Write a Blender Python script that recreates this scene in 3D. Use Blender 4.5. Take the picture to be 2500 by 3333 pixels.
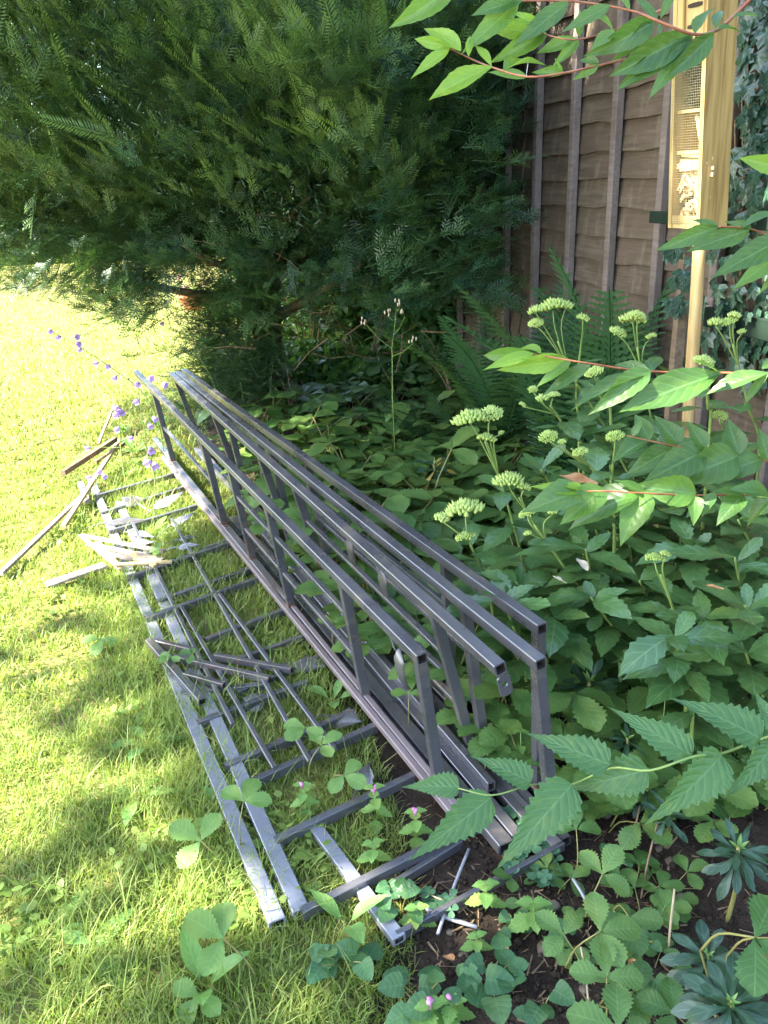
import bpy, math, random
import numpy as np
from mathutils import Vector, Matrix, Quaternion

random.seed(7)
rng = np.random.default_rng(7)
R = math.radians
for o in list(bpy.data.objects):
    bpy.data.objects.remove(o)
scene = bpy.context.scene
col = scene.collection

# ------------------------------------------------------------------ camera
CAM_H, PITCH, ROLL = 1.35, 22.0, 2.5
FPX, CX, CY = 2690.0, 1250.0, 1666.5            # pinhole of the phone lens, in photo pixels
_p, _r = R(PITCH), R(ROLL)
_f = np.array([0, math.cos(_p), -math.sin(_p)]); _x = np.array([1.0, 0, 0]); _u = np.cross(_x, _f)
CF = _f; CR = _x*math.cos(_r) - _u*math.sin(_r); CU = _u*math.cos(_r) + _x*math.sin(_r)
CO = np.array([0, 0, CAM_H])
cd = bpy.data.cameras.new('camera'); cam = bpy.data.objects.new('camera', cd); col.objects.link(cam)
cd.sensor_fit = 'VERTICAL'; cd.sensor_height = 24.0; cd.lens = 24.0*FPX/3333.0
cd.clip_start = 0.02; cd.clip_end = 300
cam.matrix_world = Matrix(((CR[0], CU[0], -CF[0], 0), (CR[1], CU[1], -CF[1], 0), (CR[2], CU[2], -CF[2], CAM_H), (0, 0, 0, 1)))
scene.camera = cam

# ------------------------------------------------------------------ sky, sun, exposure
SUN_EL, SUN_AZ = 45.0, 104.0                      # azimuth counted from +Y towards -X (from the left)
SUN = np.array([-math.sin(R(SUN_AZ))*math.cos(R(SUN_EL)), math.cos(R(SUN_AZ))*math.cos(R(SUN_EL)), math.sin(R(SUN_EL))])
w = bpy.data.worlds.new('World'); scene.world = w; w.use_nodes = True
nt = w.node_tree; nt.nodes.clear()
sky = nt.nodes.new('ShaderNodeTexSky'); sky.sky_type = 'NISHITA'; sky.sun_disc = False
sky.sun_elevation = R(SUN_EL); sky.sun_rotation = R(360-SUN_AZ)
sky.air_density = 1.0; sky.dust_density = 1.5; sky.ozone_density = 1.0
bgn = nt.nodes.new('ShaderNodeBackground'); bgn.inputs['Strength'].default_value = 0.14
wo = nt.nodes.new('ShaderNodeOutputWorld')
nt.links.new(sky.outputs[0], bgn.inputs[0]); nt.links.new(bgn.outputs[0], wo.inputs[0])
sd = bpy.data.lights.new('sun', 'SUN'); sd.energy = 5.0; sd.angle = R(0.53); sd.color = (1.0, 0.94, 0.82)
so = bpy.data.objects.new('sun', sd); col.objects.link(so)
so.rotation_euler = Vector(SUN).to_track_quat('Z', 'Y').to_euler(); so.location = Vector(SUN)*30
vs = scene.view_settings
vs.view_transform = 'Standard'; vs.look = 'None'; vs.gamma = 1.0; vs.use_curve_mapping = False
vs.exposure = 3.2
cy = scene.cycles
cy.max_bounces = 6; cy.diffuse_bounces = 3; cy.glossy_bounces = 2; cy.transmission_bounces = 4; cy.transparent_max_bounces = 8
cy.use_denoising = True; cy.sample_clamp_indirect = 4.0

# ------------------------------------------------------------------ pixel -> place helpers
def ray(u, v): return CF + CR*(u-CX)/FPX - CU*(v-CY)/FPX
def atz(u, v, z=0.0):
    d = ray(u, v); return CO + d*(z-CAM_H)/d[2]
def aty(u, v, y):
    d = ray(u, v); return CO + d*y/d[1]
def atd(u, v, dep): return CO + ray(u, v)*dep
def proj(P):
    q = np.asarray(P, float) - CO; d = q@CF
    return np.stack([CX+FPX*(q@CR)/d, CY-FPX*(q@CU)/d, d], -1)

# ------------------------------------------------------------------ object helpers
def link(o, parent=None):
    col.objects.link(o)
    if parent is not None: o.parent = parent
    return o
def tag(o, label=None, cat=None, group=None, kind=None):
    if label: o['label'] = label
    if cat: o['category'] = cat
    if group: o['group'] = group
    if kind: o['kind'] = kind
    return o
def thing(name, loc, label, cat, group=None, rz=0.0):
    o = bpy.data.objects.new(name, None); o.empty_display_size = 0.05
    o.location = Vector(loc); o.rotation_euler = (0, 0, rz); link(o)
    return tag(o, label, cat, group)
def W2L(parent, P):                              # world point -> a thing's own frame (things are only moved and turned about z)
    a = -parent.rotation_euler.z; q = np.asarray(P, float) - np.array(parent.location)
    c, s = math.cos(a), math.sin(a)
    return np.stack([q[..., 0]*c - q[..., 1]*s, q[..., 0]*s + q[..., 1]*c, q[..., 2]], -1)

class MB:
    """collects points and faces of one mesh"""
    def __init__(s): s.v = []; s.f = []; s.uv = []; s.m = []
    def add(s, verts, faces, uvs=None, mi=0):
        b = len(s.v); s.v += [tuple(map(float, p)) for p in verts]
        for f in faces:
            s.f.append([i+b for i in f]); s.m.append(mi)
            s.uv.append([uvs[i] for i in f] if uvs is not None else [(0.5, 0.5)]*len(f))
    def mesh(s, name, mats, smooth=False):
        me = bpy.data.meshes.new(name); me.from_pydata(s.v, [], s.f)
        ul = me.uv_layers.new(name='UVMap')
        ul.data.foreach_set('uv', np.array([c for f in s.uv for p in f for c in p], np.float32))
        for m in (mats if isinstance(mats, (list, tuple)) else [mats]): me.materials.append(m)
        me.polygons.foreach_set('material_index', np.array(s.m, np.int32))
        if smooth: me.polygons.foreach_set('use_smooth', np.ones(len(me.polygons), bool))
        me.update(); return me
    def build(s, name, mats, parent=None, smooth=False):
        return link(bpy.data.objects.new(name, s.mesh(name, mats, smooth)), parent)

def unit(a):
    a = np.asarray(a, float); n = np.linalg.norm(a); return a/n if n > 1e-9 else a
def frame_of(d, up=(0, 0, 1)):
    d = unit(d); up = np.asarray(up, float)
    s = np.cross(d, up)
    if np.linalg.norm(s) < 1e-4: s = np.cross(d, (0, 1, 0))
    s = unit(s); return d, s, np.cross(s, d)
def bar(mb, A, B, w, h, up=(0, 0, 1), ch=0.0016, open_a=False, open_b=False, mi=0, inner=1):
    """square tube from A to B with small chamfers; an open end shows the hollow inside"""
    A = np.asarray(A, float); B = np.asarray(B, float)
    d, s, u = frame_of(B-A, up); a, b = w/2, h/2; c = min(ch, a*.5, b*.5)
    prof = [(-a+c, -b), (a-c, -b), (a, -b+c), (a, b-c), (a-c, b), (-a+c, b), (-a, b-c), (-a, -b+c)]
    vs = [A+s*x+u*y for x, y in prof] + [B+s*x+u*y for x, y in prof]
    mb.add(vs, [(i, (i+1) % 8, 8+(i+1) % 8, 8+i) for i in range(8)], None, mi)
    for P, sg, op in ((A, 1, open_a), (B, -1, open_b)):
        ring = [P+s*x+u*y for x, y in prof]
        if not op:
            f = tuple(range(8)); mb.add(ring, [f if sg < 0 else f[::-1]], None, mi)
        else:
            k = 1-0.0032/min(a, b)
            r2 = [P+s*x*k+u*y*k for x, y in prof]; r3 = [p+d*sg*0.09 for p in r2]
            q = ring+r2+r3
            mb.add(q, [(i, 8+i, 8+(i+1) % 8, (i+1) % 8) for i in range(8)], None, mi)
            mb.add(q, [(8+i, 16+i, 16+(i+1) % 8, 8+(i+1) % 8) for i in range(8)] + [tuple(range(16, 24))], None, inner)
def pipe(mb, pts, rad, n=6, mi=0, cap=True):
    """round tapered pipe through points"""
    pts = [np.asarray(p, float) for p in pts]; k = len(pts)
    rad = [rad]*k if np.isscalar(rad) else list(np.interp(np.linspace(0, 1, k), np.linspace(0, 1, len(rad)), rad))
    vs = []; uv = []; side = None
    for i in range(k):
        d = unit(pts[min(i+1, k-1)]-pts[max(i-1, 0)])
        if side is None: _, side, up = frame_of(d, (0.13, 0.21, 1))
        else:
            side = unit(side-d*(side@d)); up = np.cross(side, d)
        for j in range(n):
            t = 2*math.pi*j/n; vs.append(pts[i]+(side*math.cos(t)+up*math.sin(t))*rad[i]); uv.append((j/n, i/max(k-1, 1)))
    fs = [(i*n+j, i*n+(j+1) % n, (i+1)*n+(j+1) % n, (i+1)*n+j) for i in range(k-1) for j in range(n)]
    if cap: fs += [tuple(range(n))[::-1], tuple(range((k-1)*n, k*n))]
    mb.add(vs, fs, uv, mi)
def smooth_path(pts, n=4):
    """Catmull-Rom through points"""
    P = [np.asarray(p, float) for p in pts]; P = [2*P[0]-P[1]]+P+[2*P[-1]-P[-2]]; out = []
    for i in range(1, len(P)-2):
        for j in range(n):
            t = j/n; a, b, c, d = P[i-1:i+3]
            out.append(.5*((2*b)+(c-a)*t+(2*a-5*b+4*c-d)*t*t+(3*b-a-3*c+d)*t**3))
    out.append(P[-2]); return out

# ------------------------------------------------------------------ materials
def newmat(name):
    m = bpy.data.materials.new(name); m.use_nodes = True; t = m.node_tree; t.nodes.clear()
    out = t.nodes.new('ShaderNodeOutputMaterial'); return m, t, out
def N(t, kind, **kw):
    n = t.nodes.new(kind)
    for k, v in kw.items():
        if k == 'inp':
            for a, b in v.items():
                if hasattr(b, 'is_output'): t.links.new(b, n.inputs[a])
                else: n.inputs[a].default_value = b
        else: setattr(n, k, v)
    return n
def mixc(t, fac, a, b, blend='MIX'):
    n = t.nodes.new('ShaderNodeMix'); n.data_type = 'RGBA'; n.blend_type = blend
    for i, v in ((0, fac), (6, a), (7, b)):
        if hasattr(v, 'is_output'): t.links.new(v, n.inputs[i])
        else: n.inputs[i].default_value = (v if i == 0 else (*v, 1) if len(v) == 3 else v)
    return n.outputs[2]
def math_(t, op, a, b=None, clamp=False):
    n = t.nodes.new('ShaderNodeMath'); n.operation = op; n.use_clamp = clamp
    for i, v in enumerate((a, b)):
        if v is None: continue
        if hasattr(v, 'is_output'): t.links.new(v, n.inputs[i])
        else: n.inputs[i].default_value = v
    return n.outputs[0]
def ramp(t, fac, stops):
    n = t.nodes.new('ShaderNodeValToRGB'); e = n.color_ramp.elements
    while len(e) < len(stops): e.new(0.5)
    for q, (p, c) in zip(e, stops): q.position = p; q.color = (*c, 1)
    t.links.new(fac, n.inputs[0]); return n.outputs[0]
def noise(t, scale, detail=4, vec=None, rough=.55, kind='Object'):
    tc = N(t, 'ShaderNodeTexCoord'); n = N(t, 'ShaderNodeTexNoise', inp={'Scale': scale, 'Detail': detail, 'Roughness': rough})
    t.links.new(vec if vec is not None else tc.outputs[kind], n.inputs['Vector']); return n.outputs['Fac']
def mapped(t, scale, kind='Object', rot=(0, 0, 0)):
    # every object gets its own piece of the pattern
    tc = N(t, 'ShaderNodeTexCoord'); oi = N(t, 'ShaderNodeObjectInfo'); mp = N(t, 'ShaderNodeMapping', inp={'Scale': scale, 'Rotation': rot})
    va = N(t, 'ShaderNodeVectorMath', operation='SCALE', inp={0: (31.0, 17.0, 23.0)}); t.links.new(oi.outputs['Random'], va.inputs['Scale'])
    ad = N(t, 'ShaderNodeVectorMath', operation='ADD'); t.links.new(tc.outputs[kind], ad.inputs[0]); t.links.new(va.outputs[0], ad.inputs[1])
    t.links.new(ad.outputs[0], mp.inputs['Vector']); return mp.outputs[0]
def bump(t, h, strength=.3, dist=.002):
    return N(t, 'ShaderNodeBump', inp={'Height': h, 'Strength': strength, 'Distance': dist}).outputs[0]
def leafmat(name, ca, cb, trans=.35, tcol=None, veins=7, vein_l=.35, rough=.42, spec=.35, spots=None, attr=None, mid=.02, bumps=.35):
    """leaf: colour differs from leaf to leaf, paler midrib and side veins, light shines through"""
    m, t, out = newmat(name)
    oi = N(t, 'ShaderNodeObjectInfo')
    fac = oi.outputs['Random']
    if attr: fac = N(t, 'ShaderNodeAttribute', attribute_name=attr).outputs['Fac']
    c = mixc(t, fac, ca, cb)
    n1 = noise(t, 38, 3); c = mixc(t, math_(t, 'MULTIPLY', n1, .45), c, tuple(x*.55 for x in ca))
    if veins:                                    # yellowing patches and small brown spots, different on every leaf
        vv = mapped(t, (1, 1, 1)); n5 = noise(t, 9, 3, vv); n6 = noise(t, 130, 2, vv)
        c = mixc(t, math_(t, 'MULTIPLY', math_(t, 'SUBTRACT', n5, .52, True), 2.0), c, tuple(min(1, x*y) for x, y in zip(cb, (1.9, 1.25, .9))))
        c = mixc(t, math_(t, 'MULTIPLY', math_(t, 'GREATER_THAN', n6, .72), .7), c, (.16, .10, .035))
    h = n1
    if veins:
        uvn = N(t, 'ShaderNodeUVMap'); sx = N(t, 'ShaderNodeSeparateXYZ'); t.links.new(uvn.outputs[0], sx.inputs[0])
        a = math_(t, 'ABSOLUTE', math_(t, 'SUBTRACT', sx.outputs[0], .5))
        midm = math_(t, 'LESS_THAN', a, mid)
        k = math_(t, 'FRACT', math_(t, 'MULTIPLY', math_(t, 'SUBTRACT', sx.outputs[1], math_(t, 'MULTIPLY', a, .55)), float(veins)))
        vm = math_(t, 'LESS_THAN', math_(t, 'ABSOLUTE', math_(t, 'SUBTRACT', k, .5)), .07)
        vein = math_(t, 'MAXIMUM', midm, math_(t, 'MULTIPLY', vm, .55))
        lc = tuple(min(1, x*1.5+.06) for x in cb)
        c = mixc(t, math_(t, 'MULTIPLY', vein, vein_l), c, lc)
        wv = math_(t, 'ABSOLUTE', math_(t, 'SUBTRACT', k, .5))
        h = math_(t, 'ADD', math_(t, 'MULTIPLY', math_(t, 'SINE', math_(t, 'MULTIPLY', wv, 3.14)), 1.0), math_(t, 'MULTIPLY', n1, .4))
    if spots:
        s = noise(t, 60, 2); c = mixc(t, math_(t, 'GREATER_THAN', s, .68), c, spots)
    p = N(t, 'ShaderNodeBsdfPrincipled', inp={'Roughness': rough, 'Specular IOR Level': spec})
    t.links.new(c, p.inputs['Base Color'])
    t.links.new(bump(t, h, bumps*.6, .0016), p.inputs['Normal'])
    tr = N(t, 'ShaderNodeBsdfTranslucent')
    tc = mixc(t, .5, c, tcol or tuple(min(1, x*y) for x, y in zip(cb, (2.6, 2.2, .9))))
    t.links.new(tc, tr.inputs[0])
    mx = N(t, 'ShaderNodeMixShader', inp={0: trans}); t.links.new(p.outputs[0], mx.inputs[1]); t.links.new(tr.outputs[0], mx.inputs[2])
    t.links.new(mx.outputs[0], out.inputs[0]); return m
def plain(name, ca, cb=None, rough=.6, spec=.4, scale=20, metal=0, bstr=.2, bdist=.002, stretch=(1, 1, 1), detail=5, lo=.35, hi=.65):
    m, t, out = newmat(name)
    nz = noise(t, scale, detail, mapped(t, stretch))
    c = ramp(t, nz, [(lo, ca), (hi, cb or ca)])
    p = N(t, 'ShaderNodeBsdfPrincipled', inp={'Roughness': rough, 'Specular IOR Level': spec, 'Metallic': metal})
    t.links.new(c, p.inputs['Base Color']); t.links.new(bump(t, nz, bstr, bdist), p.inputs['Normal'])
    t.links.new(p.outputs[0], out.inputs[0]); return m

def metal_mat():
    m, t, out = newmat('painted_steel')
    n1 = noise(t, 6, 6); n2 = noise(t, 140, 3); n3 = noise(t, 2.2, 4); n4 = noise(t, 420, 2)
    c = ramp(t, n1, [(.3, (.040, .039, .043)), (.62, (.062, .060, .064)), (.8, (.085, .080, .074))])
    c = mixc(t, math_(t, 'MULTIPLY', math_(t, 'GREATER_THAN', n2, .70), .55), c, (.17, .155, .135))
    c = mixc(t, math_(t, 'GREATER_THAN', math_(t, 'MULTIPLY', n3, n2), .372), c, (.14, .070, .036))
    nd = noise(t, 11, 7, mapped(t, (1, 1, 1)), .7); c = mixc(t, math_(t, 'MULTIPLY', math_(t, 'SUBTRACT', nd, .54, True), 3.0), c, (.15, .125, .085))
    p = N(t, 'ShaderNodeBsdfPrincipled', inp={'Specular IOR Level': .95})
    t.links.new(c, p.inputs['Base Color'])
    rr = N(t, 'ShaderNodeMapRange', inp={0: n1, 1: .3, 2: .7, 3: .20, 4: .40}); t.links.new(rr.outputs[0], p.inputs['Roughness'])
    t.links.new(bump(t, n4, .25, .0006), p.inputs['Normal'])
    t.links.new(p.outputs[0], out.inputs[0]); return m
M = {}
M['steel'] = metal_mat()
M['hollow'] = plain('tube_inside', (.012, .011, .01), (.03, .018, .01), .8)
M['rust'] = plain('rust', (.10, .042, .02), (.20, .085, .03), .85, .2, 120)
M['grey_steel'] = plain('sky_lit_steel', (.14, .145, .175), (.20, .205, .235), .24, .9, 5, 0, bstr=.05)  # paler bluish steel, sky reflection put into the colour
M['pink_steel'] = plain('faded_steel', (.13, .10, .10), (.19, .15, .145), .32, .6, 5, bstr=.05)
M['wire'] = plain('galvanised_wire', (.24, .24, .245), (.36, .36, .36), .4, .6, 30, .2)
M['pine'] = plain('treated_pine', (.23, .140, .042), (.42, .29, .10), .65, .25, 11, stretch=(7, 7, .35), bstr=.25, lo=.33, hi=.62, detail=8)
M['pine_pale'] = plain('pale_pine', (.37, .255, .09), (.47, .34, .14), .6, .3, 9, stretch=(9, 9, .6), bstr=.12)
M['pole'] = plain('round_pine_pole', (.34, .22, .085), (.50, .35, .15), .65, .3, 11, stretch=(6, 6, .5), bstr=.3)
M['cone'] = plain('dark_filling', (.012, .012, .008), (.05, .045, .03), .9, .2, 60)
M['chip'] = plain('dry_wood_chip', (.40, .27, .12), (.62, .46, .24), .75, .2, 40)
M['slot'] = plain('slot_shadowed_hole', (.03, .02, .012), (.05, .03, .015), .9)
M['mesh'] = plain('wire_mesh', (.17, .155, .09), (.24, .22, .13), .5, .4, 30, .2)
M['stick'] = plain('weathered_lath', (.30, .205, .11), (.46, .34, .19), .75, .2, 12, stretch=(6, .6, 6))
M['dark_lath'] = plain('dark_lath', (.10, .07, .045), (.17, .12, .075), .7, .3, 12, stretch=(6, .6, 6))
M['grey_board'] = plain('grey_board', (.13, .10, .08), (.30, .25, .205), .8, .15, 16, stretch=(1, 5, 5), bstr=.5, detail=8)
M['green_paint'] = plain('dark_green_paint', (.004, .012, .007), (.008, .019, .011), .7, .2, 15)
M['terracotta'] = plain('terracotta', (.42, .15, .07), (.52, .22, .12), .85, .2, 12)
M['stone'] = plain('stone', (.075, .058, .043), (.17, .135, .10), .85, .2, 25, bstr=.5)
M['twig'] = plain('twig_bark', (.13, .085, .05), (.24, .17, .10), .85, .2, 40)
M['pale_twig'] = plain('pale_dead_twig', (.34, .25, .15), (.48, .38, .25), .85, .2, 40)
M['bark'] = plain('yew_bark', (.035, .022, .014), (.10, .058, .035), .9, .15, 14, stretch=(2.2, 2.2, .5), bstr=.9, bdist=.012)
M['limb'] = plain('yew_limb_bark', (.13, .085, .045), (.25, .17, .085), .85, .15, 20, bstr=.6, bdist=.004)
M['dead_leaf'] = plain('dead_leaf', (.20, .085, .03), (.40, .22, .10), .8, .2, 30)
M['pale_dead_leaf'] = plain('bleached_leaf', (.45, .36, .24), (.60, .52, .40), .8, .2, 30)
M['stem'] = plain('green_stem', (.13, .20, .045), (.20, .27, .07), .5, .4, 30)
M['red_stem'] = plain('red_stem', (.20, .055, .025), (.30, .12, .05), .45, .4, 40)
M['petiole'] = plain('petiole', (.15, .15, .045), (.22, .20, .06), .5, .4, 30)
M['purple'] = leafmat('bell_petal', (.44, .34, .60), (.58, .46, .72), .35, (.5, .25, .9), 0, rough=.6)
M['pink'] = leafmat('pink_petal', (.62, .22, .42), (.75, .36, .55), .3, (.9, .4, .7), 0, rough=.6)
M['bud'] = leafmat('sedum_bud', (.40, .52, .13), (.52, .63, .19), .25, (.6, .8, .2), 0, rough=.55, bumps=.1)
M['seed'] = plain('dry_seed_head', (.48, .36, .22), (.62, .52, .36), .8, .2, 60)
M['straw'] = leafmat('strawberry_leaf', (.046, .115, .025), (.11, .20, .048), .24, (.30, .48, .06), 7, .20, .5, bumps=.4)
M['straw_lit'] = leafmat('lit_strawberry_leaf', (.11, .22, .05), (.165, .29, .075), .38, (.42, .60, .10), 7, .20, .5, bumps=.35)  # lit copy of the strawberry leaf, sunlight put into the paler colour
M['sedum'] = leafmat('sedum_leaf', (.036, .096, .028), (.082, .165, .044), .13, (.28, .48, .08), 5, .36, .30, .6)
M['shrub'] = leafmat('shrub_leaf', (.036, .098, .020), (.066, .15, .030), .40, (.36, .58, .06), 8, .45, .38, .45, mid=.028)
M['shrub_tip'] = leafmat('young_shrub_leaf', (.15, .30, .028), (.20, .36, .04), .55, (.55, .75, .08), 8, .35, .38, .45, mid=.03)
M['shrub_lit'] = leafmat('lit_shrub_leaf', (.062, .160, .026), (.10, .22, .036), .50, (.50, .70, .08), 8, .40, .38, .45, mid=.028)  # lighter copy of the shrub leaf, sunlight put into its colour
M['kerria'] = leafmat('toothed_shrub_leaf', (.036, .100, .032), (.058, .138, .042), .24, (.28, .5, .10), 9, .30, .5, .3, mid=.02, bumps=.8)
M['euph'] = leafmat('spurge_leaf', (.014, .043, .021), (.028, .072, .032), .15, (.2, .35, .08), 1, .35, .36, .5, mid=.03)
M['euph_tip'] = leafmat('young_spurge_leaf', (.08, .19, .04), (.13, .26, .055), .25, (.4, .6, .08), 1, .3, .4, .45, mid=.03)
M['yellow_leaf'] = leafmat('yellowing_leaf', (.60, .45, .07), (.68, .50, .16), .3, (.9, .7, .15), 1, .2, .5, spots=(.45, .20, .07))
M['violet'] = leafmat('violet_leaf', (.032, .095, .034), (.07, .16, .05), .22, (.25, .45, .1), 5, .22, .42)
M['clover'] = leafmat('clover_leaf', (.04, .11, .05), (.065, .15, .07), .2, None, 0, rough=.5)
M['nettle'] = leafmat('nettle_leaf', (.12, .25, .055), (.19, .33, .08), .35, (.45, .65, .12), 6, .3, .5)
M['dock'] = leafmat('dock_leaf', (.11, .25, .06), (.16, .30, .08), .35, (.4, .6, .1), 6, .35, .45)
M['ivy'] = leafmat('ivy_leaf', (.014, .045, .028), (.035, .085, .045), .10, None, 4, .55, .32, .5)
M['fern'] = leafmat('fern_frond', (.022, .075, .028), (.045, .115, .035), .28, (.2, .4, .06), 0, rough=.5)
M['undershrub'] = leafmat('under_shrub_leaf', (.05, .13, .03), (.10, .21, .045), .45, (.45, .65, .08), 6, .25, .45)
M['foxglove'] = leafmat('broad_soft_leaf', (.07, .155, .06), (.10, .20, .075), .25, None, 9, .3, .6, bumps=.8)
M['tree_leaf'] = leafmat('tree_leaf', (.05, .12, .03), (.08, .18, .04), .4, None, 0)
M['hedge_leaf'] = leafmat('hedge_leaf', (.03, .09, .022), (.075, .17, .035), .3, None, 0, attr='shade')
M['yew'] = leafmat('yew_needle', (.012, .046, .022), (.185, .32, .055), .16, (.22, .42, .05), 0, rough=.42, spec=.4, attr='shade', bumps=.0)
M['grass'] = leafmat('grass_blade', (.15, .24, .042), (.44, .41, .15), .40, (.45, .58, .06), 0, rough=.5, spec=.3, attr='shade', bumps=.0)

def fence_mat(name, ca, cb, cc):
    m, t, out = newmat(name)
    oi = N(t, 'ShaderNodeObjectInfo')
    g = noise(t, 5, 8, mapped(t, (1.2, 14, 14)), .65); bl = noise(t, 3.2, 4, mapped(t, (1, 1.0, 2.2))); fine = noise(t, 110, 2, mapped(t, (.25, 1, 1)))
    c = ramp(t, g, [(.28, ca), (.55, cb), (.75, cc)])
    c = mixc(t, math_(t, 'MULTIPLY', math_(t, 'SUBTRACT', bl, .40, True), 2.2), c, (.075, .050, .036))
    c = mixc(t, math_(t, 'MULTIPLY', oi.outputs['Random'], .35), c, cb)
    c = mixc(t, math_(t, 'MULTIPLY', math_(t, 'SUBTRACT', noise(t, 7, 7, mapped(t, (3.0, 3.0, .7))), .52, True), 1.3), c, (.26, .22, .175))
    p = N(t, 'ShaderNodeBsdfPrincipled', inp={'Roughness': .85, 'Specular IOR Level': .15})
    t.links.new(c, p.inputs['Base Color'])
    t.links.new(bump(t, math_(t, 'ADD', g, math_(t, 'MULTIPLY', fine, .4)), .5, .004), p.inputs['Normal'])
    t.links.new(p.outputs[0], out.inputs[0]); return m
M['fence'] = fence_mat('lap_board_wood', (.056, .044, .031), (.104, .081, .056), (.148, .119, .087))
M['batten'] = fence_mat('batten_wood', (.105, .085, .072), (.165, .135, .118), (.22, .185, .165))

def soil_mat():
    m, t, out = newmat('garden_soil')
    n1 = noise(t, 9, 8, None, .65); n2 = noise(t, 60, 5, None, .7); n3 = noise(t, 260, 2)
    c = ramp(t, n1, [(.3, (.020, .014, .010)), (.55, (.042, .030, .021)), (.75, (.075, .055, .040))])
    c = mixc(t, math_(t, 'MULTIPLY', math_(t, 'GREATER_THAN', n3, .70), .5), c, (.16, .125, .095))
    p = N(t, 'ShaderNodeBsdfPrincipled', inp={'Roughness': .95, 'Specular IOR Level': .15})
    t.links.new(c, p.inputs['Base Color'])
    t.links.new(bump(t, math_(t, 'ADD', n1, math_(t, 'MULTIPLY', n2, .6)), .9, .02), p.inputs['Normal'])
    t.links.new(p.outputs[0], out.inputs[0]); return m
M['soil'] = soil_mat()
M['thatch'] = plain('lawn_thatch', (.085, .095, .028), (.19, .165, .06), .95, .1, 28, bstr=.8, bdist=.015, detail=8)

# ================================================================== THE SETTING
def value_noise(x, y, s=1.0, seed=0):
    x = np.asarray(x)*s; y = np.asarray(y)*s
    return (np.sin(x*1.7+y*.9+seed)+np.sin(x*-.8+y*2.1+seed*2.3)+np.sin(x*3.1+y*-2.7+seed*.7)*.6+np.sin(x*5.3+y*4.1+seed*1.3)*.35)/2.95
# edge between lawn and bed: x of the edge for each y
_edge = [atz(u, v) for u, v in ((1190, 3420), (1235, 3200), (1255, 2980), (1215, 2660), (1120, 2330), (900, 1850), (640, 1450), (640, 1320), (760, 1220), (930, 1110), (1010, 1040))]
EY = np.array([-2.0]+[p[1] for p in _edge]+[30.0]); EX = np.array([_edge[0][0]]+[p[0] for p in _edge]+[_edge[-1][0]+2])
_o = np.argsort(EY); EY, EX = EY[_o], EX[_o]
def edge_x(y): return np.interp(y, EY, EX)
def bed_z(x, y):
    z = .012*value_noise(x, y, 5, 1)+.007*value_noise(x, y, 14, 2)+.004*value_noise(x, y, 37, 5)
    return z - .006
def lawn_z(x, y): return .012+.008*value_noise(x, y, 3, 3)+.004*value_noise(x, y, 11, 4)
def ground_z(x, y): return float(np.where(x < edge_x(y), lawn_z(x, y), bed_z(x, y)))

def grid_obj(name, X, Y, Z, mat):
    ny, nx = X.shape; me = bpy.data.meshes.new(name)
    v = np.stack([X, Y, Z], -1).reshape(-1, 3)
    i = np.arange(ny*nx).reshape(ny, nx)
    f = np.stack([i[:-1, :-1], i[:-1, 1:], i[1:, 1:], i[1:, :-1]], -1).reshape(-1, 4)
    big_mesh(me, v, f, 4); me.materials.append(mat)
    me.polygons.foreach_set('use_smooth', np.ones(len(me.polygons), bool))
    return link(bpy.data.objects.new(name, me))
def big_mesh(me, v, f, k, shade=None):
    me.vertices.add(len(v)); me.vertices.foreach_set('co', np.asarray(v, np.float32).ravel())
    f = np.asarray(f, np.int32); me.loops.add(f.size); me.loops.foreach_set('vertex_index', f.ravel())
    me.polygons.add(len(f)); me.polygons.foreach_set('loop_start', np.arange(0, f.size, k, dtype=np.int32))
    if shade is not None:
        a = me.attributes.new('shade', 'FLOAT', 'POINT'); a.data.foreach_set('value', np.asarray(shade, np.float32))
    me.update(calc_edges=True)
def tri_obj(name, v, f, mat, parent=None, shade=None, smooth=False):
    me = bpy.data.meshes.new(name); big_mesh(me, v, f, 3, shade); me.materials.append(mat)
    if smooth: me.polygons.foreach_set('use_smooth', np.ones(len(me.polygons), bool))
    return link(bpy.data.objects.new(name, me), parent)

xs = np.concatenate([np.linspace(-60, -2, 14), np.linspace(-1.6, 2.6, 190), np.linspace(3, 60, 14)])
ys = np.concatenate([np.linspace(-20, .4, 8), np.linspace(.5, 6, 230), np.linspace(6.3, 90, 20)])
X, Y = np.meshgrid(xs, ys)
Z = bed_z(X, Y); Z = np.where(X < edge_x(Y)-.02, -.035, Z)
tag(grid_obj('ground', X, Y, Z, M['soil']), kind='structure')
yy = np.concatenate([np.linspace(-3, .4, 6), np.linspace(.5, 6, 150), np.linspace(6.3, 60, 24)])
tt = np.concatenate([np.linspace(0, .75, 12)[:-1], np.linspace(.75, 1, 60)])
Y2 = np.repeat(yy[:, None], len(tt), 1); ex = edge_x(yy)[:, None]+.015*value_noise(yy*9, yy*0, 1)[:, None]
X2 = (ex-16)*(1-tt)[None] + ex*tt[None]; Z2 = lawn_z(X2, Y2)-.004; Z2[:, -1] = -.03
tag(grid_obj('lawn', X2, Y2, Z2, M['thatch']), kind='structure')

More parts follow.
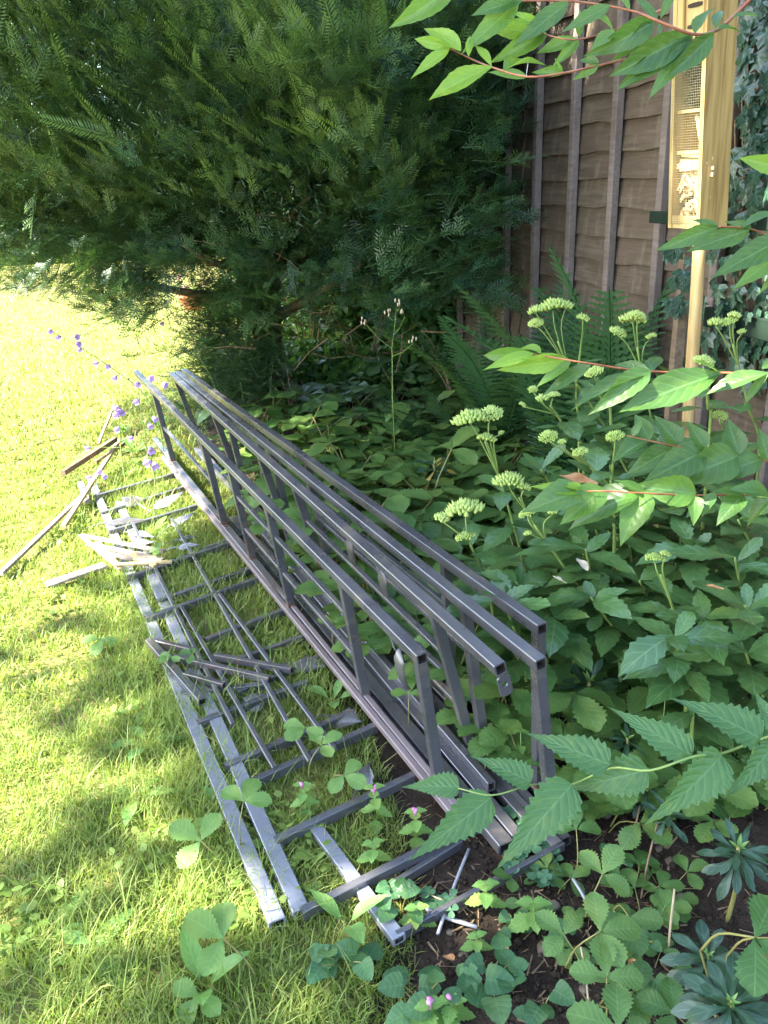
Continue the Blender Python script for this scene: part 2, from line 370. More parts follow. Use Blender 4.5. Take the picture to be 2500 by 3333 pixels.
# ---- grass on the lawn
def make_grass(n, y0, y1, hmean, wid, xmin_f, seed, strip=None):
    g = np.random.default_rng(seed)
    y = y0+(y1-y0)*g.random(n); xl = -xmin_f*y-.25; xr = edge_x(y)+.06
    if strip: xl = xr-strip-.06                  # only the strip between and around the steel rails
    x = xl+(xr-xl)*g.random(n)
    clump = value_noise(x, y, 9, 8)*.5+.5; keep = g.random(n) < .35+.75*clump
    x, y, clump = x[keep], y[keep], clump[keep]; m = len(x)
    z = np.where(x < edge_x(y), lawn_z(x, y), bed_z(x, y))-.004
    # longer tufts beside the steel frames where the mower does not reach
    near = np.exp(-((x-(edge_x(y)-.42))/.24)**2)*(y < 4.2)
    h = hmean*(.45+.9*g.random(m)**1.6)*(.75+.5*clump)*(1+.75*near)
    az = g.random(m)*2*math.pi; ln = h*(.25+.75*g.random(m)); wd = wid*(.6+.8*g.random(m))
    dx, dy = np.cos(az), np.sin(az); sx, sy = -dy, dx
    tw = g.normal(0, .5, m); sx, sy = sx*np.cos(tw)-sy*np.sin(tw), sx*np.sin(tw)+sy*np.cos(tw)
    V = np.zeros((m, 7, 3))
    for k, t in enumerate((0, .4, .75)):
        cx, cyy, cz = x+dx*ln*t*t, y+dy*ln*t*t, z+h*(t-.28*t*t*(ln/h))
        ww = wd*(1, .85, .5)[k]*.5
        V[:, 2*k] = np.stack([cx-sx*ww, cyy-sy*ww, cz], -1); V[:, 2*k+1] = np.stack([cx+sx*ww, cyy+sy*ww, cz], -1)
    V[:, 6] = np.stack([x+dx*ln, y+dy*ln, z+h*(1-.28*ln/h)], -1)
    F = np.array([(0, 1, 3), (0, 3, 2), (2, 3, 5), (2, 5, 4), (4, 5, 6)])
    f = (np.arange(m)[:, None, None]*7+F[None]).reshape(-1, 3)
    dry = np.clip(value_noise(x, y, 2.2, 11)*.5+.2-.6*near, 0, 1)
    s = np.clip(g.random(m)*.34 + (g.random(m) < .16+.30*dry)*g.random(m)*.9, 0, 1)
    return V.reshape(-1, 3), f, np.repeat(s, 7)
gv, gf, gs, off = [], [], [], 0
for args in ((64000, .75, 2.0, .026, .0028, .62, 21), (52000, 2.0, 4.2, .030, .0042, .56, 22), (40000, 4.2, 12, .045, .0085, .56, 23), (12000, 12, 26, .06, .02, .55, 24), (9000, .95, 3.7, .062, .0024, .6, 25, .72)):
    v, f, s = make_grass(*args); gv.append(v); gf.append(f+off); gs.append(s); off += len(v)
gw = np.random.default_rng(29); n = 5200; wy = .8+5*gw.random(n)**1.5; wx = -.6*wy-.1+(edge_x(wy)+.6*wy)*gw.random(n)
kk = value_noise(wx, wy, 4, 17) > .15; wx, wy = wx[kk], wy[kk]; n = len(wx); a = gw.random(n)*6.283; l = .007+.008*gw.random(n); wz = lawn_z(wx, wy)+.012+.018*gw.random(n)
dx, dy = np.cos(a), np.sin(a); tz = gw.normal(0, .3, n); c0 = np.stack([wx, wy, wz], -1); dv = np.stack([dx, dy, tz], -1); sv = np.stack([-dy, dx, gw.normal(0, .3, n)], -1)
V = np.stack([c0-dv*l[:, None], c0-dv*l[:, None]*.2+sv*l[:, None]*.7, c0+dv*l[:, None]*.6+sv*l[:, None]*.55, c0+dv*l[:, None], c0+dv*l[:, None]*.6-sv*l[:, None]*.55, c0-dv*l[:, None]*.2-sv*l[:, None]*.7], 1).reshape(-1, 3)
f = (np.arange(n)[:, None, None]*6+np.array([(0, 1, 5), (1, 2, 5), (2, 4, 5), (2, 3, 4)])[None]).reshape(-1, 3)
gv.append(V); gf.append(f+off); gs.append(np.repeat(.15*gw.random(n), 6)); off += len(V)
go = tri_obj('grass', np.concatenate(gv), np.concatenate(gf), M['grass'], None, np.concatenate(gs))
tag(go, 'sunny patchy lawn grass with dry straw blades and longer tufts', 'grass', kind='stuff')

# ================================================================== FENCE
FA = R(15.0); FD = np.array([-math.sin(FA), math.cos(FA), 0]); FN = np.array([-math.cos(FA), -math.sin(FA), 0])
FP = atd(2040, 480, 3.15); FP[2] = 0
def fen(s, z, off=0.0): return FP+FD*s+FN*off+np.array([0, 0, z])
PANELS = [(-2.78, -.95), (-.95, .88), (.88, 2.71), (2.71, 4.54), (4.54, 6.37), (6.37, 8.2)]
PL = ['ivy-clad lap board fence panel behind the insect house', 'brown lap board fence panel with three grey battens beside the insect house',
      'brown lap board fence panel half hidden by the yew', 'shaded lap board fence panel behind the yew trunk', 'far lap board fence panel behind the yew',
      'farthest lap board fence panel beyond the yew']
def board_mesh(seed, L, hgt=.135, n=22):
    g = np.random.default_rng(seed); mb = MB(); t = np.linspace(0, L, n)
    lo = .008*value_noise(t*5, t*0, 1, seed)+.005*value_noise(t*17, t*0, 1, seed+3); bow = .004*value_noise(t*2.2, t*0, 1, seed+5)
    vs = []
    for i in range(n):                            # local: x along, y out of the fence, z up
        vs += [(t[i], .026+bow[i], lo[i]), (t[i], .007+bow[i]*.3, hgt), (t[i], -.003, hgt), (t[i], .014+bow[i], lo[i])]
    fs = []
    for i in range(n-1):
        a, b = 4*i, 4*(i+1)
        fs += [(a, b, b+1, a+1), (a+1, b+1, b+2, a+2), (a+2, b+2, b+3, a+3), (a+3, b+3, b, a)]
    fs += [(0, 1, 2, 3), (4*n-1, 4*n-2, 4*n-3, 4*n-4)]
    mb.add(vs, fs); return mb.mesh('board', M['fence'])
BM = [board_mesh(40+i, 1.81) for i in range(6)]
frot = math.atan2(FD[1], FD[0])
for i, (s0, s1) in enumerate(PANELS):
    t_ = thing('lap_fence', fen(s0, 0), PL[i], 'fence panel', 'lap board fence panels', frot)
    for k in range(20):
        b = link(bpy.data.objects.new('board', BM[(k*5+i*3) % 6]), t_); b.location = (.01, 0, .06+k*.104); b.rotation_euler.y = R(random.uniform(-.25, .25))
    for k in range(-8, 26):
        s = k*.335
        if s0+.03 < s < s1-.03:
            mb = MB(); bar(mb, (s-s0, .046, .03), (s-s0+random.uniform(-.008, .008), .046, 2.14), .036, .032, (0, 1, 0), .003); mb.build('batten', M['batten'], t_)
    mb = MB(); bar(mb, (.01, .03, 2.165), (1.82, .03, 2.165), .09, .025); mb.build('capping_rail', M['batten'], t_)
PO = ['grey fence post behind the insect house among ivy', 'weathered fence post between the brown fence panels', 'fence post half hidden by yew sprays', 'pale thin fence post in the dark behind the yew', 'far fence post behind the yew']
for i, (s0, s1) in enumerate(PANELS[1:]):
    mb = MB(); bar(mb, (0, 0, -.1), (0, 0, 2.3), .075, .075, (0, 1, 0), .006)
    o = mb.build('fence_post', M['batten']); o.location = fen(s0, 0, -.045); o.rotation_euler.z = frot
    tag(o, PO[i], 'fence post', 'fence posts')

# ================================================================== YEW
def rot_to(d, roll):
    d = unit(d); s = np.cross(d, (0, 0, 1)); s = unit(s) if np.linalg.norm(s) > 1e-3 else np.array([1., 0, 0])
    u = np.cross(s, d); c, sn = math.cos(roll), math.sin(roll)
    return np.stack([s*c+u*sn, d, -s*sn+u*c], 1)            # columns: side, along, normal
def needles(P0, d, L, side, nrm, g, curve=0.0, ln=.026, gap=.0085):
    """yew shoot: flat double row of needles"""
    V, F = [], []; n = int(L/gap)
    for i in range(n):
        t = (i+.5)/n; p = P0+d*L*t+nrm*curve*L*t*t
        l = ln*(.55+.55*math.sin(math.pi*min(1, .18+t*.85)))*(.85+.3*g.random())
        for sg in (-1, 1):
            dd = unit(side*sg*(.85+.2*g.random())+d*(.45+.35*t+.2*g.random())+nrm*(.12+.3*g.random()))
            w = unit(np.cross(dd, nrm))*.0022; b = len(V)
            V += [p, p+dd*l*.5+w-nrm*.0006, p+dd*l-nrm*.002, p+dd*l*.5-w-nrm*.0006]; F += [(b, b+1, b+2), (b, b+2, b+3)]
    b = len(V); q = P0+d*L+nrm*curve*L; ws = side*.0018; wn = nrm*.0018          # the thin twig itself
    m = P0+d*L*.5+nrm*curve*L*.25
    V += [P0+ws, P0-ws, m+ws, m-ws, q, P0+wn*1.2, m+wn*1.2]; F += [(b, b+1, b+3), (b, b+3, b+2), (b+2, b+3, b+4), (b, b+2, b+6), (b, b+6, b+5), (b+1, b+6, b+3)]
    return V, F
def sprig_template(L, sides, seed, ln=.027, gap=.0105):
    g = np.random.default_rng(seed); X_, Y_, Z_ = np.eye(3); V, F, T = [], [], []
    def put(P0, d, l, s, n, c, tone):
        v, f = needles(P0, d, l, s, n, g, c, ln, gap); b = len(V); V.extend(v); F.extend([(i+b, j+b, k+b) for i, j, k in f]); T.extend([tone]*len(v))
    put(np.zeros(3), Y_, L, X_, Z_, -.10, 0)
    for i in range(sides):
        t = .12+.72*(i+.3*g.random())/sides; sg = 1 if i % 2 else -1; a = R(38+22*g.random())
        d = unit(Y_*math.cos(a)+X_*sg*math.sin(a)+Z_*(.05+.25*g.random())); s = unit(np.cross(d, Z_)); n = np.cross(s, d)
        put(Y_*L*t-Z_*.1*L*t*t, d, L*(.55-.32*t)*(.8+.4*g.random()), s, n, -.05, .08)
    return np.array(V), np.array(F), np.array(T)
SP = [sprig_template(.15, 3, 1), sprig_template(.12, 3, 2), sprig_template(.17, 4, 3), sprig_template(.14, 2, 4)]
LONG = [sprig_template(.24, 0, 5, .029, .0085), sprig_template(.18, 2, 6, .027, .009)]
BARE = [sprig_template(.24, 4, 7, .017, .013), sprig_template(.3, 5, 8, .016, .017)]
ELL = [(np.array([-.82, 4.85, 2.45]), np.array([1.62, 1.95, 1.66])), (np.array([-2.1, 4.9, 2.15]), np.array([1.55, 1.75, 1.32])), (np.array([-.35, 4.7, 1.80]), np.array([1.05, 1.35, .98]))]
g = np.random.default_rng(77)
pts = []                                        # (position, direction, template, tone, scale)
def inside(P, f):
    return any((((P-c)/(r*f))**2).sum() < 1 for c, r in ELL)
n_try = 0
while len(pts) < 5600 and n_try < 140000:
    n_try += 1
    c, r = ELL[int(g.choice(3, p=[.42, .34, .24]))]
    d = unit(g.normal(size=3)); nrm = unit(d/r)
    lump = .10*math.sin(d[0]*5+c[0])+.07*math.sin(d[2]*7+d[1]*4)+.05*math.sin(d[0]*13+d[2]*9)
    P = c+r*d*(.93+lump*1.25-.20*g.random()**2.0)
    if inside(P, .74): continue
    if P[2] < .80+.16*math.sin(P[0]*4+P[1]*3)+.12*math.sin(P[0]*9)+(.18 if P[0] > 0 else 0): continue
    facing = nrm@unit(CO-P); q_ = proj(P)
    if 760 < q_[0] < 1120 and 600 < q_[1] < 1000 and P[1] < 4.3 and g.random() < .72: continue
    if 540 < q_[0] < 760 and q_[1] > 830: continue
    if facing < -.25 and g.random() > .10: continue
    if P[2] > 3.1 and g.random() > .35: continue
    pr = proj(P)
    if (pr[0] < -150 or pr[1] < -200) and g.random() > .05: continue
    up = np.array([0, 0, 1.])
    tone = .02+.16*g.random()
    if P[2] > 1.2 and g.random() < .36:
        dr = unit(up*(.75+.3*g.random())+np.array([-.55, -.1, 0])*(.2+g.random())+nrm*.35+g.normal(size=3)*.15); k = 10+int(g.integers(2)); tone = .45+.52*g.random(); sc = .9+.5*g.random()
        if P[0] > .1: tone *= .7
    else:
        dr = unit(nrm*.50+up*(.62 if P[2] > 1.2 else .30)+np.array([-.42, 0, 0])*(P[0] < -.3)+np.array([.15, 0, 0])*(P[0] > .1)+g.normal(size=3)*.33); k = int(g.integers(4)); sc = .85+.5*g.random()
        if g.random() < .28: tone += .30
    pts.append((P, dr, k, tone, sc))
for i in range(520):                             # fine twiggy growth on the lawn side of the trunk
    P = aty(690+230*g.random(), 900+400*g.random()**.8, 4.45+.6*g.random())
    if P[2] < .03: continue
    pts.append((P, unit(np.array([-.6, -.3, .1])+g.normal(size=3)*.45), 20+int(g.integers(2)), .05+.22*g.random(), .7+.5*g.random()))
for i in range(130):                             # hanging sprays that break the lower rim
    P = aty(40+1250*g.random(), 820+140*g.random(), 3.7+.8*g.random())
    if 520 < proj(P)[0] < 720: continue
    pts.append((P, unit(np.array([-.35, -.3, -.55])+g.normal(size=3)*.35), int(g.integers(4)), .10+.25*g.random(), .6+.4*g.random()))
for i in range(620):                             # thin, half bare sprays under the crown and around the trunk
    a = g.random()*2*math.pi; rr = .10+.8*g.random()**1.4; z = .12+1.15*g.random()
    P = np.array([-.68+rr*math.cos(a)*1.1, 4.95+rr*math.sin(a)*.9, z])
    if z < .7 and (rr > .5 or math.cos(a) > .3): continue
    pts.append((P, unit(np.array([math.cos(a), math.sin(a)-.3, -.15])+g.normal(size=3)*.35), 20+int(g.integers(2)), .08+.2*g.random(), .8+.5*g.random()))
for i in range(260):                             # drooping left skirt over the lawn
    P = aty(-40+560*g.random(), 740+200*g.random(), 4.0+.9*g.random())
    pts.append((P, unit(np.array([-.7, -.35, -.22])+g.normal(size=3)*.3), int(g.integers(4)), .12+.25*g.random(), .7+.4*g.random()))
for i in range(420):                             # ragged lower foliage on the lawn side
    P = aty(300+640*g.random(), 800+230*g.random(), 3.9+.8*g.random()); q_ = proj(P)
    if 555 < q_[0] < 740 and q_[1] > 880: continue
    pts.append((P, unit(np.array([-.55, -.35, .05])+g.normal(size=3)*.4), int(g.integers(4)), .05+.30*g.random(), .8+.5*g.random()))
for i in range(900):                             # sprays reaching right towards the fence
    P = aty(1150+500*g.random(), -60+1080*g.random(), 3.5+1.1*g.random())
    if proj(P)[0] > 1640-.10*max(0, proj(P)[1]-500)+60*math.sin(proj(P)[1]*.021): continue
    pts.append((P, unit(np.array([.75, -.25, .25])+g.normal(size=3)*.3), int(g.integers(4)), .04+.22*g.random(), 1.0+.5*g.random()))
for u0, v0, u1, v1, y, tn in ((1270, 945, 1400, 930, 3.5, .45), (700, 1130, 380, 1158, 3.5, .2), (690, 1105, 520, 1090, 3.7, .2), (1560, 690, 1720, 640, 3.4, .2), (1540, 560, 1790, 500, 3.4, .2), (880, 560, 700, 440, 3.1, .5), (1000, 640, 880, 520, 3.1, .45), (620, 640, 300, 430, 3.1, .4)):
    A, B = aty(u0, v0, y), aty(u1, v1, y-.12); n = 4
    for q in range(n):
        pts.append((A+(B-A)*q/n, unit(B-A+g.normal(size=3)*.03), q % 4, tn, np.linalg.norm(B-A)/n/.13))
V, F, S, off = [], [], [], 0
for P, d, k, tone, sc in pts:
    v, f, tt_ = SP[k] if k < 10 else LONG[k-10] if k < 20 else BARE[k-20]
    Rm = rot_to(d, g.normal(0, .5))
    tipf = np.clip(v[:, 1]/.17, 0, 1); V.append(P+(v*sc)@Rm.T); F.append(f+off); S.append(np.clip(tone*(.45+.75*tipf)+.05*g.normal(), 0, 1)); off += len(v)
for c, r in ELL:                                 # the shaded inner foliage behind the outer sprays: short needles outside, coarser leaves deep inside
    for n, f0, f1, l0, l1, w_ in ((62000, .58, .88, .013, .026, .0032), (16000, .30, .60, .03, .06, .009)):
        d = g.normal(size=(n, 3)); d /= np.linalg.norm(d, axis=1)[:, None]
        P = c+r*d*(f0+(f1-f0)*g.random((n, 1)))
        P = P[(P[:, 2] > .98+.16*np.sin(P[:, 0]*3+P[:, 1]*2)+.08*np.sin(P[:, 0]*8)+.2*(P[:, 0] > .1)) & (P[:, 2] < 3.4)]; n = len(P)
        a = g.normal(size=(n, 3))*.6+np.array([0, -.3, .2]); a /= np.linalg.norm(a, axis=1)[:, None]; b = np.cross(a, g.normal(size=(n, 3))); b /= np.linalg.norm(b, axis=1)[:, None]
        l = l0+(l1-l0)*g.random((n, 1)); i4 = np.arange(n)[:, None]*4
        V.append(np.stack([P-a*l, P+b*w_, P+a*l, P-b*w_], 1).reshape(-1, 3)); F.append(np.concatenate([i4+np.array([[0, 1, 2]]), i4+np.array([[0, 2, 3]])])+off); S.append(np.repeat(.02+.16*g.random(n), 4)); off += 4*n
yt = thing('yew_tree', (-.66, 5.07, 0), 'big dark green yew tree with feathery shoots overhanging the lawn', 'tree')
yo = np.array(yt.location)
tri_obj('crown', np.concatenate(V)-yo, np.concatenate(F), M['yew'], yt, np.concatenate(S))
mb = MB(); tp = smooth_path([(0, 0, -.1), (-.02, 0, .25), (.01, -.03, .6), (-.03, -.05, 1.0), (-.06, -.02, 1.6), (-.05, 0, 2.6)], 4)
pipe(mb, tp, [.125, .095, .085, .075, .06, .03], 12)
mb.build('trunk', M['bark'], yt, True)
for L_ in ([(895, 1010), (905, 800), (955, 695), (1010, 640)], [(890, 960), (800, 880), (690, 855), (600, 800)], [(905, 1030), (990, 980), (1090, 920), (1180, 860)], [(900, 900), (840, 700), (800, 500), (700, 250)],
           [(905, 860), (1000, 600), (1150, 420), (1300, 250)], [(890, 900), (720, 960), (500, 930), (280, 860)], [(960, 700), (1060, 540), (1100, 380), (1120, 200)], [(1000, 645), (1100, 600), (1200, 590), (1330, 560)]):
    P = [aty(u, v, 5.0-.28*i) for i, (u, v) in enumerate(L_)]
    mb = MB(); pipe(mb, [p-yo for p in smooth_path(P, 4)], [.038, .026, .018, .008], 7); mb.build('limb', M['limb'], yt, True)
twm = MB()
for i in range(90):                              # bare inner twigs
    P = aty(760+620*g.random(), 560+620*g.random(), 4.3+.9*g.random()); d = unit(np.array([g.normal(), -.3, .3*g.normal()+.1]))
    Q = [P-yo, P+d*.12-yo+g.normal(size=3)*.012, P+d*.25-yo+g.normal(size=3)*.025]; pipe(twm, Q, [.0045, .0015], 4, cap=False)
tag(twm.build('twigs', M['limb'], yt), kind='stuff')

# ---- unseen tree at left, its crown shaped to shade bed and dapple lawn
HOLES = [(atz(u, v), r) for u, v, r in ((35, 2610, .17), (10, 2480, .14), (195, 2125, .11), (20, 1880, .25), (1005, 3275, .07), (20, 2730, .12), (60, 2000, .12), (700, 2930, .10), (860, 2960, .09), (1280, 2960, .08), (370, 1980, .09), (330, 1750, .30), (480, 1700, .25), (200, 1830, .25),
         (1180, 2870, .05), (1460, 150, .0))]  # gaps cut in the unseen crown along sun rays, one per sun patch
HOLES += [(aty(u, v, y), r) for u, v, y, r in ((1500, 180, 1.1, .14), (1680, 120, 1.1, .10), (440, 1215, 4.3, .25), (1680, 1160, 1.2, .08), (640, 1400, 3.9, .12), (1100, 2330, 1.3, .08), (800, 2620, 1.1, .07), (2230, 300, 2.2, .25))]
g = np.random.default_rng(5); CC = np.array([-3.75, .75, 5.3]); CRAD = np.array([2.2, 2.2, 1.35])
V, F, off = [], [], 0; SQ = []
cl = []
n = 760
d = g.normal(size=(n, 3)); d /= np.linalg.norm(d, axis=1)[:, None]
cl = CC+CRAD*d*(.30+.72*g.random((n, 1))**.5)
p = (cl[:, None]+g.normal(size=(n, 34, 3))*np.array([.30, .30, .22])).reshape(-1, 3)
keep = np.ones(len(p), bool)
for h, r in HOLES:
    if r > 0: keep &= np.linalg.norm(np.cross(p-h, SUN), axis=1) > r
p = p[keep]; n = len(p)
def leaf_quads(p, g, l0, l1, w_):
    n = len(p); a = g.normal(size=(n, 3)); a /= np.linalg.norm(a, axis=1)[:, None]; b = np.cross(a, g.normal(size=(n, 3))); b /= np.linalg.norm(b, axis=1)[:, None]
    l = (l0+(l1-l0)*g.random((n, 1))); V = np.stack([p-a*l, p+b*w_, p+a*l, p-b*w_], 1).reshape(-1, 3); i4 = np.arange(n)[:, None]*4
    return V, np.concatenate([i4+np.array([[0, 1, 2]]), i4+np.array([[0, 2, 3]])])
gp = p-SUN*(p[:, 2:3]/SUN[2])                   # where the leaf's shadow falls: the crown is thinned so the lawn gets sun
p = p[(gp[:, 0] > edge_x(gp[:, 1])-.35) | (g.random(len(p)) < np.clip(.26+.2*(gp[:, 0]-edge_x(gp[:, 1])+.35), .05, .26))]
V, F = leaf_quads(p, g, .07, .12, .042)
st = thing('shade_tree', (-6.4, -1.3, 0), 'broad leafy tree outside the picture that dapples the lawn', 'tree')
so_ = np.array(st.location)
tri_obj('crown', V-so_, F, M['tree_leaf'], st)
mb = MB(); pipe(mb, [(0, 0, -.1), (.1, 0, 1.5), (.6, -.2, 3.2), (1.4, -.5, 4.6)], [.22, .17, .13, .07], 10)
for e in ((2.6, .6, 5.6), (1.2, -2.0, 5.2), (3.6, -1.4, 5.3), (.2, 1.2, 5.4)): pipe(mb, [(.6, -.2, 3.2), (.9+e[0]*.4, e[1]*.5, 4.3), e], [.09, .06, .025], 7)
mb.build('trunk', M['bark'], st, True)

# ---- hedge closing the garden far behind the lawn
g = np.random.default_rng(9); n = 26000
hx = -13+14*g.random(n); hy = 17.5+1.2*g.random(n)**2; hz = 2.3*g.random(n)+.12*np.sin(hx*3)
p = np.stack([hx, hy, hz], -1); a = g.normal(size=(n, 3)); a /= np.linalg.norm(a, axis=1)[:, None]; b = np.cross(a, g.normal(size=(n, 3))); b /= np.linalg.norm(b, axis=1)[:, None]
V = np.stack([p-a*.09, p+b*.05, p+a*.09, p-b*.05], 1).reshape(-1, 3); i4 = np.arange(n)[:, None]*4
F = np.concatenate([i4+np.array([[0, 1, 2]]), i4+np.array([[0, 2, 3]])])
ho = thing('hedge', (-6, 18, 0), 'distant green hedge closing the garden behind the bright lawn', 'hedge')
tri_obj('foliage', V-np.array(ho.location), F, M['hedge_leaf'], ho, np.repeat(g.random(n), 4))
for k in range(12):
    mb = MB(); pipe(mb, [(-6.5+k*1.15, .6, -.05), (-6.4+k*1.15, .55, 1.7)], [.04, .02], 6); mb.build('stem', M['bark'], ho)

# ================================================================== STEEL FRAMES
TW = .0255                                       # tube width
def solve_len(A, u, v, L, z0):
    """height of the far end that gives a rail of length L"""
    best = None
    for z in np.linspace(z0-.2, z0+.25, 91):
        e = abs(np.linalg.norm(atz(u, v, z)-A)-L)
        if best is None or e < best[0]: best = (e, z)
    return atz(u, v, best[1])
def leaf_plate(mb, base, tip, width, nrm, curl=.012, mi=0, notch=True):
    """pressed steel ivy-like leaf: pointed blade with bent halves and a midrib"""
    base, tip = np.asarray(base, float), np.asarray(tip, float); d = tip-base; L = np.linalg.norm(d); d = d/L
    s = unit(np.cross(d, nrm)); n = np.cross(s, d)
    prof = [(0, .05), (.06, .30), (.16, .72), (.28, 1.0), (.40, .80), (.5, .86), (.64, .62), (.78, .36), (.9, .15), (1, .0)]
    vs = []
    for t, w_ in prof:
        c = base+d*L*t - n*curl*4*(t-.5)**2
        for k in (-1, -.5, 0, .5, 1): vs.append(c+s*k*w_*width/2+n*(curl*(1-abs(k))*.9-.002*(k == 0)))
    m = len(vs); vs += [p-n*.0022 for p in vs]
    fs = []
    for i in range(len(prof)-1):
        for k in range(4):
            a = i*5+k; fs += [(a, a+1, a+6, a+5), (m+a, m+a+5, m+a+6, m+a+1)]
        for k in (0, 4):
            a = i*5+k; fs.append((a, a+5, m+a+5, m+a))
    mb.add(vs, fs, None, mi)
STEEL = [M['steel'], M['hollow'], M['rust']]
def upright(name, label, topA, zA, topB, baseA, zb, rungs, L=3.08, midspans=(), leaves=(), open_near=True, tab=None):
    A = atz(*topA, zA); B = solve_len(A, *topB, L, zA); D = atz(*baseA, zb)
    d = unit(B-A); dn = D-A; s0 = dn@d; down = dn-d*s0; H = np.linalg.norm(down); dn = down/H
    up = -dn
    t = thing(name, (A[0], A[1], 0), label, 'steel frame', 'steel ladder frames standing on edge'); o = np.array(t.location)
    at = lambda s, q: A+d*s+dn*H*q-o
    mb = MB(); bar(mb, at(0, 0), at(L, 0), TW, TW*1.05, up, open_a=open_near, open_b=True); mb.build('top_rail', STEEL, t)
    mb = MB(); bar(mb, at(s0, 1), at(L+.02, 1), TW, TW, up, open_a=True, open_b=True); mb.build('bottom_rail', STEEL, t)
    hw = TW*.52/H
    for r in rungs:
        mb = MB(); bar(mb, at(r, hw), at(r, 1-hw), TW*.98, TW*.82, d)
        bar(mb, at(r, 1-hw-.006/H), at(r, 1-hw-.001/H), TW*1.06, TW*.9, d, mi=2)     # rusty weld at the foot
        mb.build('upright_bar', STEEL, t)
    if tab is not None:                           # flat end plate with a bolt hole
        mb = MB(); e = d*.004; s = unit(np.cross(d, dn)); w2 = TW*.55; n_ = 14
        P0 = at(-.004, 0)+dn*TW*.55; Lq = .05
        ring = [P0+dn*(.022+.0065*math.cos(a)) + s*.0065*math.sin(a) for a in np.linspace(0, 2*math.pi, n_, endpoint=False)]
        def rect(a):
            x, y = math.sin(a), math.cos(a); k = 1/max(abs(x), abs(y)); return P0+dn*(.022+(Lq-.022 if y > 0 else .022)*y*k)+s*w2*x*k
        outer = [rect(a) for a in np.linspace(0, 2*math.pi, n_, endpoint=False)]
        vs = ring+outer+[p+e for p in ring]+[p+e for p in outer]; fs = []
        for i in range(n_):
            j = (i+1) % n_; fs += [(i, n_+i, n_+j, j), (2*n_+i, 2*n_+j, 3*n_+j, 3*n_+i), (i, j, 2*n_+j, 2*n_+i), (n_+i, 3*n_+i, 3*n_+j, n_+j)]
        mb.add(vs, fs); mb.build('end_plate', STEEL, t)
    for (ra, rb, qs) in midspans:
        for q in qs:
            mb = MB(); bar(mb, at(ra+TW*.45, q), at(rb-TW*.45, q), .014, .014, up, .001); mb.build('inner_rail', STEEL, t)
    sd = unit(np.cross(d, dn))
    for (s, q, ln, wd, tilt) in leaves:
        mb = MB(); b = at(s, q); tip = b+dn*ln+d*tilt
        leaf_plate(mb, b, tip, wd, sd); lf = mb.build('leaf_ornament', STEEL, t, True)
        mb = MB(); pipe(mb, [b-dn*(H*q-TW*.5)*.9+d*.02, b-dn*.02+d*.01, b], [.0028, .0022], 5); mb.build('leaf_stem', STEEL, lf)
    return t, A, d, dn, H, s0
def along(A, d, u, v):                            # distance along a rail where a photo pixel meets it
    s = np.linspace(-.2, 3.4, 721); pr = proj(A[None]+d[None]*s[:, None]); return float(s[np.argmin(np.hypot(pr[:, 0]-u, pr[:, 1]-v))])
def rungs_of(topA, zA, topB, L, pix):
    A = atz(*topA, zA); B = solve_len(A, *topB, L, zA); d = unit(B-A); return [along(A, d, *p) for p in pix]
r1 = rungs_of((1375, 2145), .415, (443, 1210), 3.08, [(1101, 1897), (738, 1525), (647, 1437), (491, 1272), (860, 1650)])
upright('ladder_frame_of_steel', 'leftmost upright dark steel frame with an open square tube end', (1375, 2145), .415, (443, 1212), (1507, 2665), .035, [TW*.5]+r1,
        midspans=((r1[0], r1[1], (.30, .64)), (r1[2], r1[3], (.5,))), leaves=((r1[0]-.27, .16, .105, .055, -.02), (r1[0]+.62, .2, .10, .05, .01)))
r2 = rungs_of((1630, 2175), .46, (560, 1220), 3.08, [(1394, 1998), (949, 1584), (837, 1483), (690, 1345), (565, 1235)])
upright('ladder_frame_of_steel', 'upright dark steel frame with a drilled plate hanging from its near end', (1630, 2178), .46, (560, 1220), (1816, 2758), .03, r2,
        midspans=((r2[0], r2[1], (.30, .64)),), leaves=((r2[0]+.32, .10, .12, .06, 0), (r2[0]-.02+.55, .08, .12, .055, .01)), tab=True)
r3 = rungs_of((1762, 2163), .47, (580, 1217), 3.08, [(1440, 2052), (985, 1600), (860, 1490), (720, 1365)])
upright('ladder_frame_of_steel', 'upright dark steel frame with a closed end post, third from the lawn', (1762, 2163), .47, (580, 1217), (1842, 2740), .03, [TW*.5]+r3,
        midspans=((r3[0], r3[1], (.30, .64)),))
r4 = rungs_of((1765, 2045), .465, (600, 1209), 3.05, [(1445, 1830), (990, 1515), (830, 1390)])
upright('ladder_frame_of_steel', 'hindmost upright dark steel frame next to the strawberry plants', (1765, 2048), .465, (600, 1209), (1800, 2620), .03, [TW*.5]+r4, L=3.05,
        midspans=((r4[0], r4[1], (.30, .64)),))

# ---- loose rails and flat frames on the grass, given by where their ends lie
def rail_obj(name, a, za, b, zb, w=TW, h=TW, mat=STEEL, parent=None, oa=True, ob=True, sink=0.0):
    A, B = atz(*a, za), atz(*b, zb); o = np.array(parent.location) if parent else np.zeros(3)
    mb = MB(); bar(mb, A-o, B-o, w, h, (0, 0, 1), open_a=oa, open_b=ob); return mb.build(name, mat, parent)
def loose(name, label, cat, group, a, za, b, zb, **k):
    A = atz(*a, za); t = rail_obj(name, a, za, b, zb, **k); return tag(t, label, cat, group)
loose('steel_tube', 'wide dark steel tube end between the upright frames, jutting out nearest the camera', 'steel tube', 'loose steel tubes', (1648, 2760), .035, (760, 1690), .035, w=.036, h=.028)
loose('steel_tube', 'narrow dark steel tube lying along the wide jutting tube', 'steel tube', 'loose steel tubes', (1684, 2728), .035, (830, 1705), .035, w=.026)
